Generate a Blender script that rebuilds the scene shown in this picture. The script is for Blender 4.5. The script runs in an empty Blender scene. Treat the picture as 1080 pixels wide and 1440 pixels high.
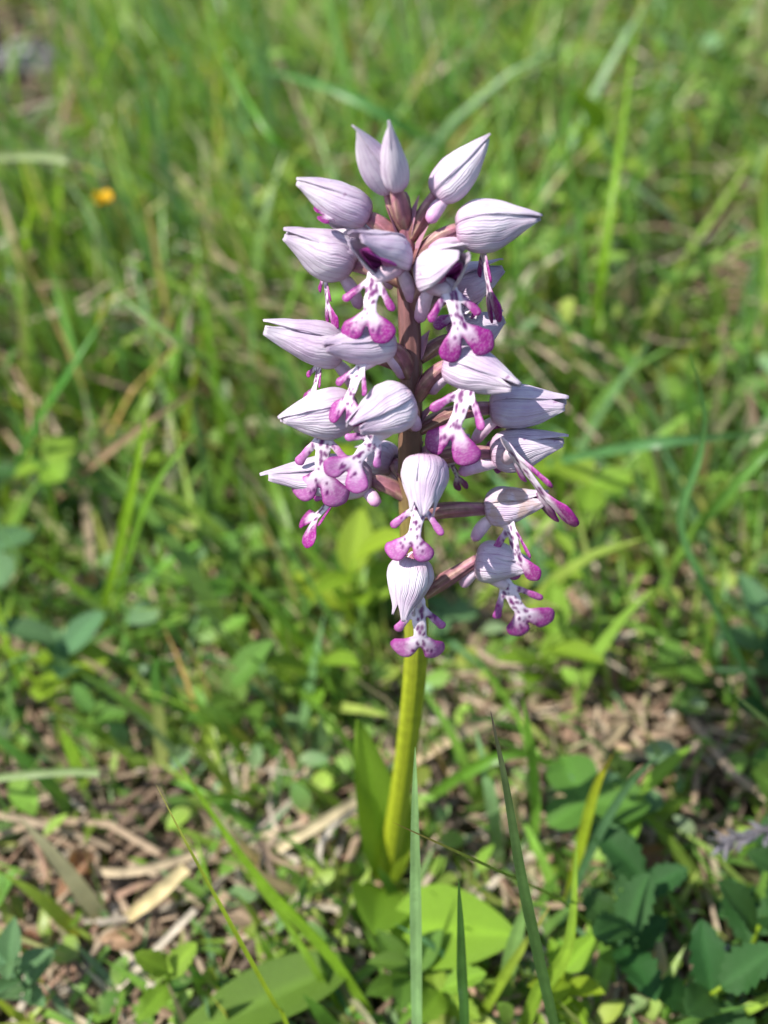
import bpy, math, random
import numpy as np
from mathutils import Vector, Matrix

random.seed(7)
rng = np.random.default_rng(11)
SC = bpy.context.scene
COL = SC.collection
R = math.radians

# ------------------------------------------------------------------ camera
CAM_H = 0.21
PITCH = R(42)
VFOV = R(52)
F = 720 / math.tan(VFOV / 2)           # focal length in photo pixels (photo is 1080 x 1440)
cam_d = bpy.data.cameras.new('camera')
cam = bpy.data.objects.new('camera', cam_d)
COL.objects.link(cam)
cam.location = (0, 0, CAM_H)
cam.rotation_euler = (math.pi / 2 - PITCH, 0, 0)
cam_d.sensor_fit = 'VERTICAL'
cam_d.sensor_height = 36
cam_d.lens = 18 / math.tan(VFOV / 2)
cam_d.clip_start = 0.005
cam_d.clip_end = 500
cam_d.dof.use_dof = True
cam_d.dof.focus_distance = 0.147
cam_d.dof.aperture_fstop = cam_d.lens / 3.2     # 3.2 mm wide lens opening
SC.camera = cam

# ------------------------------------------------------------------ light
SUN = Vector((-0.57, -0.21, 0.79)).normalized()   # direction towards the sun
world = bpy.data.worlds.new('World')
SC.world = world
world.use_nodes = True
wn = world.node_tree
sky = wn.nodes.new('ShaderNodeTexSky')
sky.sky_type = 'NISHITA'
sky.sun_disc = False
sky.sun_elevation = math.asin(SUN.z)
sky.sun_rotation = math.atan2(SUN.x, SUN.y)
wn.links.new(sky.outputs[0], wn.nodes['Background'].inputs[0])
wn.nodes['Background'].inputs[1].default_value = 0.12
sl = bpy.data.lights.new('sun', 'SUN')
sl.energy = 4.6
sl.angle = R(0.5)
sl.color = (1.0, 0.95, 0.87)
so = bpy.data.objects.new('sun', sl)
COL.objects.link(so)
so.rotation_euler = SUN.to_track_quat('Z', 'Y').to_euler()
SC.view_settings.view_transform = 'Standard'
SC.view_settings.look = 'None'
SC.view_settings.gamma = 1
SC.view_settings.exposure = 0.88
SC.view_settings.use_curve_mapping = False
SC.render.engine = 'CYCLES'
SC.cycles.use_denoising = True
SC.cycles.max_bounces = 8
SC.cycles.transmission_bounces = 4

# ------------------------------------------------------------------ pixels to places
RIGHT = Vector((1, 0, 0))
UP = Vector((0, math.sin(PITCH), math.cos(PITCH)))
FWD = Vector((0, math.cos(PITCH), -math.sin(PITCH)))
CAMP = Vector((0, 0, CAM_H))


def at_depth(px, py, d):
    return CAMP + FWD * d + RIGHT * ((px - 540) / F * d) + UP * (-(py - 720) / F * d)


def at_z(px, py, z):
    """where the ray through a pixel meets the level z above the ground"""
    return at_depth(px, py, (CAM_H - z) / (math.sin(PITCH) + (py - 720) / F * math.cos(PITCH)))


def at_y(px, py, y):
    return at_depth(px, py, y / (math.cos(PITCH) - (py - 720) / F * math.sin(PITCH)))


def project(P):
    """numpy (n,3) -> px, py, depth"""
    d = P[..., 1] * FWD.y + (P[..., 2] - CAM_H) * FWD.z
    u = P[..., 1] * UP.y + (P[..., 2] - CAM_H) * UP.z
    dd = np.where(np.abs(d) < 1e-5, 1e-5, d)
    return 540 + F * P[..., 0] / dd, 720 - F * u / dd, d


# ------------------------------------------------------------------ helpers
def tag(o, label=None, cat=None, group=None, kind=None):
    if label: o['label'] = label
    if cat: o['category'] = cat
    if group: o['group'] = group
    if kind: o['kind'] = kind
    return o


def empty(name, loc):
    o = bpy.data.objects.new(name, None)
    o.empty_display_size = 0.005
    o.location = loc
    COL.objects.link(o)
    return o


def mesh_obj(name, verts, faces, mat, parent=None, col=None, uv=None, smooth=True, me_only=False):
    me = bpy.data.meshes.new(name)
    me.from_pydata([tuple(v) for v in verts] if not isinstance(verts, np.ndarray) else verts.tolist(), [],
                   faces if not isinstance(faces, np.ndarray) else faces.tolist())
    if col is not None:
        a = me.color_attributes.new('Col', 'FLOAT_COLOR', 'POINT')
        c = np.ones((len(me.vertices), 4), np.float32)
        c[:, :3] = np.asarray(col, np.float32)
        a.data.foreach_set('color', c.ravel())
    if uv is not None:
        a = me.attributes.new('uvw', 'FLOAT_VECTOR', 'POINT')
        c = np.zeros((len(me.vertices), 3), np.float32)
        c[:, :2] = np.asarray(uv, np.float32)
        a.data.foreach_set('vector', c.ravel())
    if smooth:
        me.polygons.foreach_set('use_smooth', np.ones(len(me.polygons), bool))
    me.materials.append(mat)
    me.update()
    if me_only:
        return me
    o = bpy.data.objects.new(name, me)
    COL.objects.link(o)
    if parent is not None:
        put_under(o, parent)
    return o


def put_under(o, parent):
    """parent an object whose vertices are in world space"""
    o.parent = parent
    p, m = parent, Matrix.Identity(4)
    loc = Vector((0, 0, 0))
    while p is not None:
        loc += p.location
        p = p.parent
    o.location = -loc


def bez(a, b, c, n):
    out = []
    for i in range(n + 1):
        t = i / n
        out.append(a * (1 - t) ** 2 + b * (2 * t * (1 - t)) + c * t * t)
    return out


def smooth_path(pts, n):
    """Catmull-Rom through pts"""
    P = [pts[0] * 2 - pts[1]] + list(pts) + [pts[-1] * 2 - pts[-2]]
    out = []
    for i in range(1, len(P) - 2):
        for k in range(n):
            t = k / n
            p0, p1, p2, p3 = P[i - 1], P[i], P[i + 1], P[i + 2]
            out.append(0.5 * ((2 * p1) + (p2 - p0) * t + (2 * p0 - 5 * p1 + 4 * p2 - p3) * t * t
                              + (3 * p1 - p0 - 3 * p2 + p3) * t ** 3))
    out.append(pts[-1].copy())
    return out


def tube(path, radii, sides=10, ribs=0, rib_amp=0.0, twist=0.0):
    """closed tube; returns verts, faces, uv (u round, v along)"""
    n = len(path)
    V, Fc, U = [], [], []
    T = [(path[min(i + 1, n - 1)] - path[max(i - 1, 0)]).normalized() for i in range(n)]
    ref = Vector((0, -1, 0.3))
    if abs(ref.normalized().dot(T[0])) > 0.9: ref = Vector((1, 0, 0))
    nx = (ref - T[0] * ref.dot(T[0])).normalized()
    for i in range(n):
        nx = (nx - T[i] * nx.dot(T[i])).normalized()
        ny = T[i].cross(nx)
        for k in range(sides):
            a = 2 * math.pi * k / sides
            r = radii[i] * (1 + rib_amp * math.cos(ribs * a + twist * i / n))
            V.append(path[i] + nx * (r * math.cos(a)) + ny * (r * math.sin(a)))
            U.append((k / sides, i / (n - 1)))
    for i in range(n - 1):
        for k in range(sides):
            k2 = (k + 1) % sides
            Fc.append((i * sides + k, i * sides + k2, (i + 1) * sides + k2, (i + 1) * sides + k))
    Fc.append(tuple(range(sides - 1, -1, -1)))
    Fc.append(tuple((n - 1) * sides + k for k in range(sides)))
    return V, Fc, U


# ------------------------------------------------------------------ materials
def new_mat(name):
    m = bpy.data.materials.new(name)
    m.use_nodes = True
    nt = m.node_tree
    for n in list(nt.nodes): nt.nodes.remove(n)
    return m, nt, nt.nodes.new, nt.links.new


def thin_out(nt, N, Lk, color, trans, rough, spec, tcol=None, bump=None, sheen=0.0):
    """thin plant tissue: a glossy diffuse face plus light coming through"""
    out = N('ShaderNodeOutputMaterial')
    pb = N('ShaderNodeBsdfPrincipled')
    pb.inputs['Roughness'].default_value = rough
    pb.inputs['Specular IOR Level'].default_value = spec
    tr = N('ShaderNodeBsdfTranslucent')
    mx = N('ShaderNodeMixShader')
    mx.inputs[0].default_value = trans
    Lk(color, pb.inputs['Base Color'])
    Lk(tcol if tcol is not None else color, tr.inputs['Color'])
    if bump is not None:
        Lk(bump, pb.inputs['Normal'])
    Lk(pb.outputs[0], mx.inputs[1]); Lk(tr.outputs[0], mx.inputs[2])
    Lk(mx.outputs[0], out.inputs['Surface'])


def green_mat(name, trans=0.4, rough=0.42, spec=0.35, warm=(1.35, 1.15, 0.55), vary=0.25, streak=220.0):
    m, nt, N, Lk = new_mat(name)
    at = N('ShaderNodeAttribute'); at.attribute_name = 'Col'
    oi = N('ShaderNodeObjectInfo')
    tc = N('ShaderNodeTexCoord')
    nz = N('ShaderNodeTexNoise'); nz.inputs['Scale'].default_value = streak
    nz.inputs['Detail'].default_value = 4
    Lk(tc.outputs['Object'], nz.inputs['Vector'])
    hsv = N('ShaderNodeHueSaturation')
    mr = N('ShaderNodeMapRange'); mr.inputs[3].default_value = 0.485; mr.inputs[4].default_value = 0.515
    Lk(oi.outputs['Random'], mr.inputs[0]); Lk(mr.outputs[0], hsv.inputs['Hue'])
    mr2 = N('ShaderNodeMapRange'); mr2.inputs[1].default_value = 0.25; mr2.inputs[2].default_value = 0.75
    mr2.inputs[3].default_value = 1 - vary; mr2.inputs[4].default_value = 1 + vary
    Lk(nz.outputs[0], mr2.inputs[0]); Lk(mr2.outputs[0], hsv.inputs['Value'])
    Lk(at.outputs['Color'], hsv.inputs['Color'])
    tm = N('ShaderNodeMix'); tm.data_type = 'RGBA'; tm.blend_type = 'MULTIPLY'
    tm.inputs[0].default_value = 1.0
    Lk(hsv.outputs[0], tm.inputs[6]); tm.inputs[7].default_value = (*warm, 1)
    n2 = N('ShaderNodeTexNoise'); n2.inputs['Scale'].default_value = 900; n2.inputs['Detail'].default_value = 3
    Lk(tc.outputs['Object'], n2.inputs['Vector'])
    bp = N('ShaderNodeBump'); bp.inputs['Strength'].default_value = 0.35; bp.inputs['Distance'].default_value = 0.0004
    Lk(n2.outputs[0], bp.inputs['Height'])
    thin_out(nt, N, Lk, hsv.outputs[0], trans, rough, spec, tcol=tm.outputs[2], bump=bp.outputs[0])
    return m


M_GRASS = green_mat('grass_green', trans=0.48, rough=0.38, spec=0.45)
M_LEAF = green_mat('leaf_green', trans=0.38, rough=0.5, spec=0.3, vary=0.3, streak=160)
M_STRAW = green_mat('dry_straw', trans=0.15, rough=0.75, spec=0.15, warm=(1.1, 0.95, 0.7), vary=0.35, streak=300)


def soil_mat():
    m, nt, N, Lk = new_mat('soil_and_litter')
    out = N('ShaderNodeOutputMaterial'); pb = N('ShaderNodeBsdfPrincipled')
    pb.inputs['Roughness'].default_value = 0.95
    pb.inputs['Specular IOR Level'].default_value = 0.1
    tc = N('ShaderNodeTexCoord')
    n1 = N('ShaderNodeTexNoise'); n1.inputs['Scale'].default_value = 60; n1.inputs['Detail'].default_value = 8
    n2 = N('ShaderNodeTexNoise'); n2.inputs['Scale'].default_value = 420; n2.inputs['Detail'].default_value = 5
    n3 = N('ShaderNodeTexNoise'); n3.inputs['Scale'].default_value = 9; n3.inputs['Detail'].default_value = 3
    for n in (n1, n2, n3): Lk(tc.outputs['Object'], n.inputs['Vector'])
    cr = N('ShaderNodeValToRGB')
    e = cr.color_ramp.elements
    e[0].position = 0.35; e[0].color = (0.022, 0.016, 0.011, 1)
    e[1].position = 0.75; e[1].color = (0.13, 0.10, 0.07, 1)
    x = cr.color_ramp.elements.new(0.5); x.color = (0.055, 0.040, 0.027, 1)
    Lk(n1.outputs[0], cr.inputs[0])
    cr2 = N('ShaderNodeValToRGB')
    e = cr2.color_ramp.elements
    e[0].position = 0.45; e[0].color = (0, 0, 0, 1); e[1].position = 0.6; e[1].color = (1, 1, 1, 1)
    Lk(n3.outputs[0], cr2.inputs[0])
    mx = N('ShaderNodeMix'); mx.data_type = 'RGBA'
    Lk(cr2.outputs[0], mx.inputs[0]); Lk(cr.outputs[0], mx.inputs[6]); mx.inputs[7].default_value = (0.06, 0.075, 0.025, 1)
    Lk(mx.outputs[2], pb.inputs['Base Color'])
    bp = N('ShaderNodeBump'); bp.inputs['Strength'].default_value = 0.8; bp.inputs['Distance'].default_value = 0.003
    Lk(n2.outputs[0], bp.inputs['Height']); Lk(bp.outputs[0], pb.inputs['Normal'])
    Lk(pb.outputs[0], out.inputs['Surface'])
    return m


def sepal_mat(name, stain=False):
    """pale lilac sepal with fine lengthwise veins"""
    m, nt, N, Lk = new_mat(name)
    at = N('ShaderNodeAttribute'); at.attribute_name = 'uvw'
    oi = N('ShaderNodeObjectInfo')
    sep = N('ShaderNodeSeparateXYZ'); Lk(at.outputs['Vector'], sep.inputs[0])
    tc = N('ShaderNodeTexCoord')

    def math_n(op, a, b=None):
        n = N('ShaderNodeMath'); n.operation = op
        for i, v in enumerate((a, b)):
            if v is None: continue
            if isinstance(v, (int, float)): n.inputs[i].default_value = v
            else: Lk(v, n.inputs[i])
        return n.outputs[0]
    wob = N('ShaderNodeTexNoise'); wob.inputs['Scale'].default_value = 210; wob.inputs['Detail'].default_value = 4
    Lk(tc.outputs['Object'], wob.inputs['Vector'])
    u = math_n('ADD', sep.outputs[0], math_n('MULTIPLY', math_n('SUBTRACT', wob.outputs[0], 0.5), 0.30))
    u = math_n('ADD', math_n('MULTIPLY', u, math_n('ADD', math_n('MULTIPLY', oi.outputs['Random'], 0.45), 0.7)), oi.outputs['Random'])
    vein = math_n('POWER', math_n('ABSOLUTE', math_n('COSINE', math_n('MULTIPLY', u, math.pi * 5))), 18.0)
    fine = math_n('POWER', math_n('ABSOLUTE', math_n('COSINE', math_n('MULTIPLY', u, math.pi * 19))), 3.0)
    brk = N('ShaderNodeTexNoise'); brk.inputs['Scale'].default_value = 700; brk.inputs['Detail'].default_value = 3
    Lk(tc.outputs['Object'], brk.inputs['Vector'])
    vfac = math_n('MULTIPLY', vein, math_n('MULTIPLY', math_n('POWER', brk.outputs[0], 1.6), 0.75))
    vfac = math_n('ADD', vfac, math_n('MULTIPLY', math_n('MULTIPLY', fine, brk.outputs[0]), 0.12))
    nz = N('ShaderNodeTexNoise'); nz.inputs['Scale'].default_value = 230; nz.inputs['Detail'].default_value = 6
    Lk(tc.outputs['Object'], nz.inputs['Vector'])
    base = N('ShaderNodeValToRGB'); e = base.color_ramp.elements
    e[0].position = 0.34; e[0].color = (0.55, 0.43, 0.57, 1)
    e[1].position = 0.62; e[1].color = (0.70, 0.63, 0.71, 1)
    Lk(nz.outputs[0], base.inputs[0])
    # pinker towards the foot of the sepal and along its rim
    foot = N('ShaderNodeMapRange'); foot.inputs[1].default_value = 0.22; foot.inputs[2].default_value = 0.0
    foot.inputs[3].default_value = 0; foot.inputs[4].default_value = 0.6
    Lk(sep.outputs[1], foot.inputs[0])
    m1 = N('ShaderNodeMix'); m1.data_type = 'RGBA'
    Lk(foot.outputs[0], m1.inputs[0]); Lk(base.outputs[0], m1.inputs[6]); m1.inputs[7].default_value = (0.55, 0.27, 0.45, 1)
    m2 = N('ShaderNodeMix'); m2.data_type = 'RGBA'
    Lk(vfac, m2.inputs[0]); Lk(m1.outputs[2], m2.inputs[6]); m2.inputs[7].default_value = (0.33, 0.16, 0.33, 1)
    # scattered purple flecks
    fl = N('ShaderNodeTexNoise'); fl.inputs['Scale'].default_value = 520; fl.inputs['Detail'].default_value = 2
    mp = N('ShaderNodeMapping'); mp.vector_type = 'POINT'
    Lk(tc.outputs['Object'], mp.inputs[0]); Lk(oi.outputs['Location'], mp.inputs[1])
    Lk(mp.outputs[0], fl.inputs['Vector'])
    fr = N('ShaderNodeValToRGB'); e = fr.color_ramp.elements
    e[0].position = 0.70; e[0].color = (0, 0, 0, 1); e[1].position = 0.76; e[1].color = (1, 1, 1, 1)
    Lk(fl.outputs[0], fr.inputs[0])
    m3 = N('ShaderNodeMix'); m3.data_type = 'RGBA'
    Lk(math_n('MULTIPLY', fr.outputs[0], 0.7), m3.inputs[0]); Lk(m2.outputs[2], m3.inputs[6]); m3.inputs[7].default_value = (0.22, 0.03, 0.20, 1)
    last = m3.outputs[2]
    if stain:
        sn = N('ShaderNodeTexNoise'); sn.inputs['Scale'].default_value = 330; sn.inputs['Detail'].default_value = 4
        Lk(tc.outputs['Object'], sn.inputs['Vector'])
        sr = N('ShaderNodeValToRGB'); e = sr.color_ramp.elements
        e[0].position = 0.52; e[0].color = (0, 0, 0, 1); e[1].position = 0.62; e[1].color = (1, 1, 1, 1)
        Lk(sn.outputs[0], sr.inputs[0])
        m4 = N('ShaderNodeMix'); m4.data_type = 'RGBA'
        Lk(math_n('MULTIPLY', sr.outputs[0], 0.55), m4.inputs[0]); Lk(last, m4.inputs[6]); m4.inputs[7].default_value = (0.50, 0.31, 0.20, 1)
        last = m4.outputs[2]
    bh = math_n('ADD', math_n('MULTIPLY', vein, -0.5), math_n('MULTIPLY', fine, -0.3))
    bh = math_n('ADD', bh, math_n('MULTIPLY', nz.outputs[0], 1.2))
    bp = N('ShaderNodeBump'); bp.inputs['Strength'].default_value = 0.55; bp.inputs['Distance'].default_value = 0.0003
    Lk(bh, bp.inputs['Height'])
    thin_out(nt, N, Lk, last, 0.22, 0.55, 0.25, bump=bp.outputs[0])
    return m


def vcol_mat(name, trans=0.2, rough=0.4, spec=0.4, noise=0.15, scale=900, ribs=0, bump=0.4):
    """plant tissue coloured by its own pattern (lip, stem, ovary, spur)"""
    m, nt, N, Lk = new_mat(name)
    at = N('ShaderNodeAttribute'); at.attribute_name = 'Col'
    tc = N('ShaderNodeTexCoord')
    nz = N('ShaderNodeTexNoise'); nz.inputs['Scale'].default_value = scale; nz.inputs['Detail'].default_value = 4
    Lk(tc.outputs['Object'], nz.inputs['Vector'])
    mr = N('ShaderNodeMapRange'); mr.inputs[1].default_value = 0.3; mr.inputs[2].default_value = 0.7
    mr.inputs[3].default_value = 1 - noise; mr.inputs[4].default_value = 1 + noise
    Lk(nz.outputs[0], mr.inputs[0])
    hsv = N('ShaderNodeHueSaturation'); Lk(at.outputs['Color'], hsv.inputs['Color']); Lk(mr.outputs[0], hsv.inputs['Value'])
    h = nz.outputs[0]
    if ribs:
        ua = N('ShaderNodeAttribute'); ua.attribute_name = 'uvw'
        sp = N('ShaderNodeSeparateXYZ'); Lk(ua.outputs['Vector'], sp.inputs[0])
        q = N('ShaderNodeMath'); q.operation = 'MULTIPLY'; q.inputs[1].default_value = 2 * math.pi * ribs; Lk(sp.outputs[0], q.inputs[0])
        tw = N('ShaderNodeMath'); tw.operation = 'MULTIPLY_ADD'; tw.inputs[1].default_value = 3.0
        Lk(sp.outputs[1], tw.inputs[0]); Lk(q.outputs[0], tw.inputs[2])
        sn = N('ShaderNodeMath'); sn.operation = 'SINE'; Lk(tw.outputs[0], sn.inputs[0])
        ad = N('ShaderNodeMath'); ad.operation = 'ADD'; Lk(sn.outputs[0], ad.inputs[0]); Lk(nz.outputs[0], ad.inputs[1])
        h = ad.outputs[0]
    bp = N('ShaderNodeBump'); bp.inputs['Strength'].default_value = bump; bp.inputs['Distance'].default_value = 0.00025
    Lk(h, bp.inputs['Height'])
    thin_out(nt, N, Lk, hsv.outputs[0], trans, rough, spec, bump=bp.outputs[0])
    return m


M_SOIL = soil_mat()
M_SEPAL = sepal_mat('lilac_sepal')
M_SEPAL_STAIN = sepal_mat('browned_sepal', True)
M_LIP = vcol_mat('spotted_lip', trans=0.18, rough=0.42, spec=0.35, noise=0.14)
M_TUBE = vcol_mat('ribbed_ovary', trans=0.05, rough=0.45, spec=0.4, noise=0.25, ribs=5, bump=0.6)
M_STEM = vcol_mat('orchid_stem', trans=0.12, rough=0.4, spec=0.4, noise=0.15, scale=500, ribs=7, bump=0.35)
M_PETAL = vcol_mat('striped_petal', trans=0.2, rough=0.5, spec=0.3, noise=0.1)
M_STONE = vcol_mat('pale_stone', trans=0.0, rough=0.9, spec=0.2, noise=0.3, scale=150, bump=1.0)

# ------------------------------------------------------------------ ground
def gz(x, y):
    x = np.asarray(x, float); y = np.asarray(y, float)
    h = 0.0035 * np.sin(31 * x + 4 * y) + 0.003 * np.sin(43 * y - 9 * x + 1.0) + 0.0022 * np.sin(83 * x + 57 * y)
    r = np.hypot(x, y - 0.115)
    h = h * np.clip((r - 0.02) / 0.08, 0, 1)
    far = np.clip(np.hypot(x, y) - 1.5, 0, None)
    return h - 0.004 + 0.04 * np.sin(0.5 * x + 1) * np.clip(far / 4, 0, 1) + 0.05 * np.sin(0.37 * y) * np.clip(far / 4, 0, 1)


def build_ground():
    a = np.concatenate([-np.geomspace(90, 1.05, 26), np.linspace(-1.0, 1.0, 201), np.geomspace(1.05, 90, 26)])
    X, Y = np.meshgrid(a, a + 0.5)
    Z = gz(X, Y)
    n = len(a)
    V = np.stack([X, Y, Z], -1).reshape(-1, 3)
    i = np.arange(n - 1)
    I, J = np.meshgrid(i, i)
    q = (J * n + I).ravel()
    Fc = np.stack([q, q + 1, q + n + 1, q + n], -1)
    o = mesh_obj('ground', V, Fc, M_SOIL)
    tag(o, kind='structure')


build_ground()

# ------------------------------------------------------------------ the orchid
STEM_PX = [(541, 1246, 0.1145), (553, 1180, 0.1143), (571, 1060, 0.1125), (584, 940, 0.1098), (585, 860, 0.1102), (580, 760, 0.1125),
           (577, 680, 0.1152), (577, 600, 0.118), (578, 520, 0.121), (575, 440, 0.1245), (571, 370, 0.1275), (569, 318, 0.1298), (567, 270, 0.132)]


def stem_y(py):
    ps = sorted((b, c) for a, b, c in STEM_PX)
    return float(np.interp(py, [p[0] for p in ps], [p[1] for p in ps]))


def SP(px, py, dz=0.0):
    """a point at pixel px,py whose depth is that of the stem at that height plus dz millimetres"""
    y = stem_y(py)
    d = y / (math.cos(PITCH) - (py - 720) / F * math.sin(PITCH))
    return at_depth(px, py, d + dz * 0.001)


def px_size(p):
    """metres per photo pixel at a point"""
    return (p - CAMP).dot(FWD) / F


base_pt = SP(541, 1246); base_pt.z = 0
orchid = empty('orchid', base_pt)
tag(orchid, 'tall lilac and purple spotted orchid flower spike on a yellow green stem', 'orchid')


def mixc(a, b, t):
    return tuple(a[i] * (1 - t) + b[i] * t for i in range(3))


def build_stem():
    pts = [SP(px, py) for px, py, _ in STEM_PX]
    pts[0].z = -0.006
    path = smooth_path(pts, 6)
    n = len(path)
    V, Fc, U = None, None, None
    rad, cols = [], []
    for i, p in enumerate(path):
        t = i / (n - 1)
        rad.append(0.00175 * (1 - t) ** 0.35 * (1.0 if t > 0.12 else 1 + (0.12 - t) * 3) * 0.96 + 0.00045)
    V, Fc, U = tube(path, rad, 18, 6, 0.025, 2.0)
    for (u, v) in U:
        g = (0.31, 0.36, 0.02); br = (0.17, 0.10, 0.055); pu = (0.27, 0.095, 0.14)
        if v < 0.24: c = g
        elif v < 0.5: c = mixc(g, br, (v - 0.24) / 0.26)
        elif v < 0.75: c = mixc(br, (0.19, 0.085, 0.085), (v - 0.5) / 0.25)
        else: c = mixc((0.19, 0.085, 0.085), pu, (v - 0.75) / 0.25)
        s = 0.92 + 0.16 * (0.5 + 0.5 * math.sin(u * 2 * math.pi * 7 + 5 * v))
        cols.append((c[0] * s, c[1] * s, c[2] * s))
    mesh_obj('stem', V, Fc, M_STEM, orchid, col=cols, uv=U)


build_stem()


def hood_profile(t):
    x = t ** 0.62
    s = math.sin(math.pi * min(max(x, 0), 1))
    s = max(s, 0)
    return s ** 0.52 if x < 0.5 else s ** 0.85


def sepal_patch(B, A, D, W, L, rad, a0, a1, lift, tipflare, rg, nt=22, na=14, t1=1.0, upturn=0.06, t0=0.012, split=0.0):
    """one sepal: a curved patch of the helmet between two angles round its axis.
       B foot, A axis, D dorsal direction, W sideways; angle 0 is dorsal."""
    V, U, Fc = [], [], []
    ph = rg.uniform(0, 6.28)
    ph2 = rg.uniform(0, 6.28)
    ph3 = rg.uniform(0, 6.28)
    for i in range(nt + 1):
        t = t0 + (t1 - t0) * i / nt
        tt = min(t / t1, 1.0)
        r0 = rad * hood_profile(tt) * (1 - split * 0.25 * max(0, tt - 0.5)) + rad * 0.03 + rad * 0.42 * split * max(0, (tt - 0.45) / 0.55) ** 2.0
        taper = (1.0 - 0.18 * max(0, (t - 0.6) / 0.4) ** 2) * (1 - split * 0.97 * max(0, (tt - 0.5) / 0.5) ** 2.2)
        for k in range(na + 1):
            u = k / na
            mid = (a0 + a1) / 2
            ang = mid + (u - 0.5) * (a1 - a0) * taper
            e = abs(2 * u - 1)
            r = r0 * (1 + 0.045 * math.sin(7 * u + ph + 3 * t) * min(1, t * 4)) + lift * (1 - 0.3 * e)
            r += rad * 0.07 * math.sin(6 * t + ph2) * e * e
            r += rad * 0.022 * math.sin(13 * u + 9 * t + ph3) * math.sin(11 * t + ph) * min(1, t * 5)
            r += tipflare * max(0, (t - 0.72) / 0.28) ** 2
            p = B + A * (L * t) + D * (r * math.cos(ang) * 0.98) + W * (r * math.sin(ang) * 0.96)
            p = p + D * (upturn * L * max(0, t - 0.35) ** 2 * 2.0)
            V.append(p); U.append((u, t))
    for i in range(nt):
        for k in range(na):
            q = i * (na + 1) + k
            Fc.append((q, q + 1, q + na + 2, q + na + 1))
    return V, Fc, U


def sdf_caps(P, a, b, ra, rb):
    a = np.array(a); b = np.array(b)
    ab = b - a
    h = np.clip(((P - a) @ ab) / (ab @ ab), 0, 1)
    return np.hypot(*(P - a - h[:, None] * ab).T) - (ra + (rb - ra) * h)


def smin(a, b, k):
    h = np.clip(0.5 + 0.5 * (b - a) / k, 0, 1)
    return b * (1 - h) + a * h - k * h * (1 - h)


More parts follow.
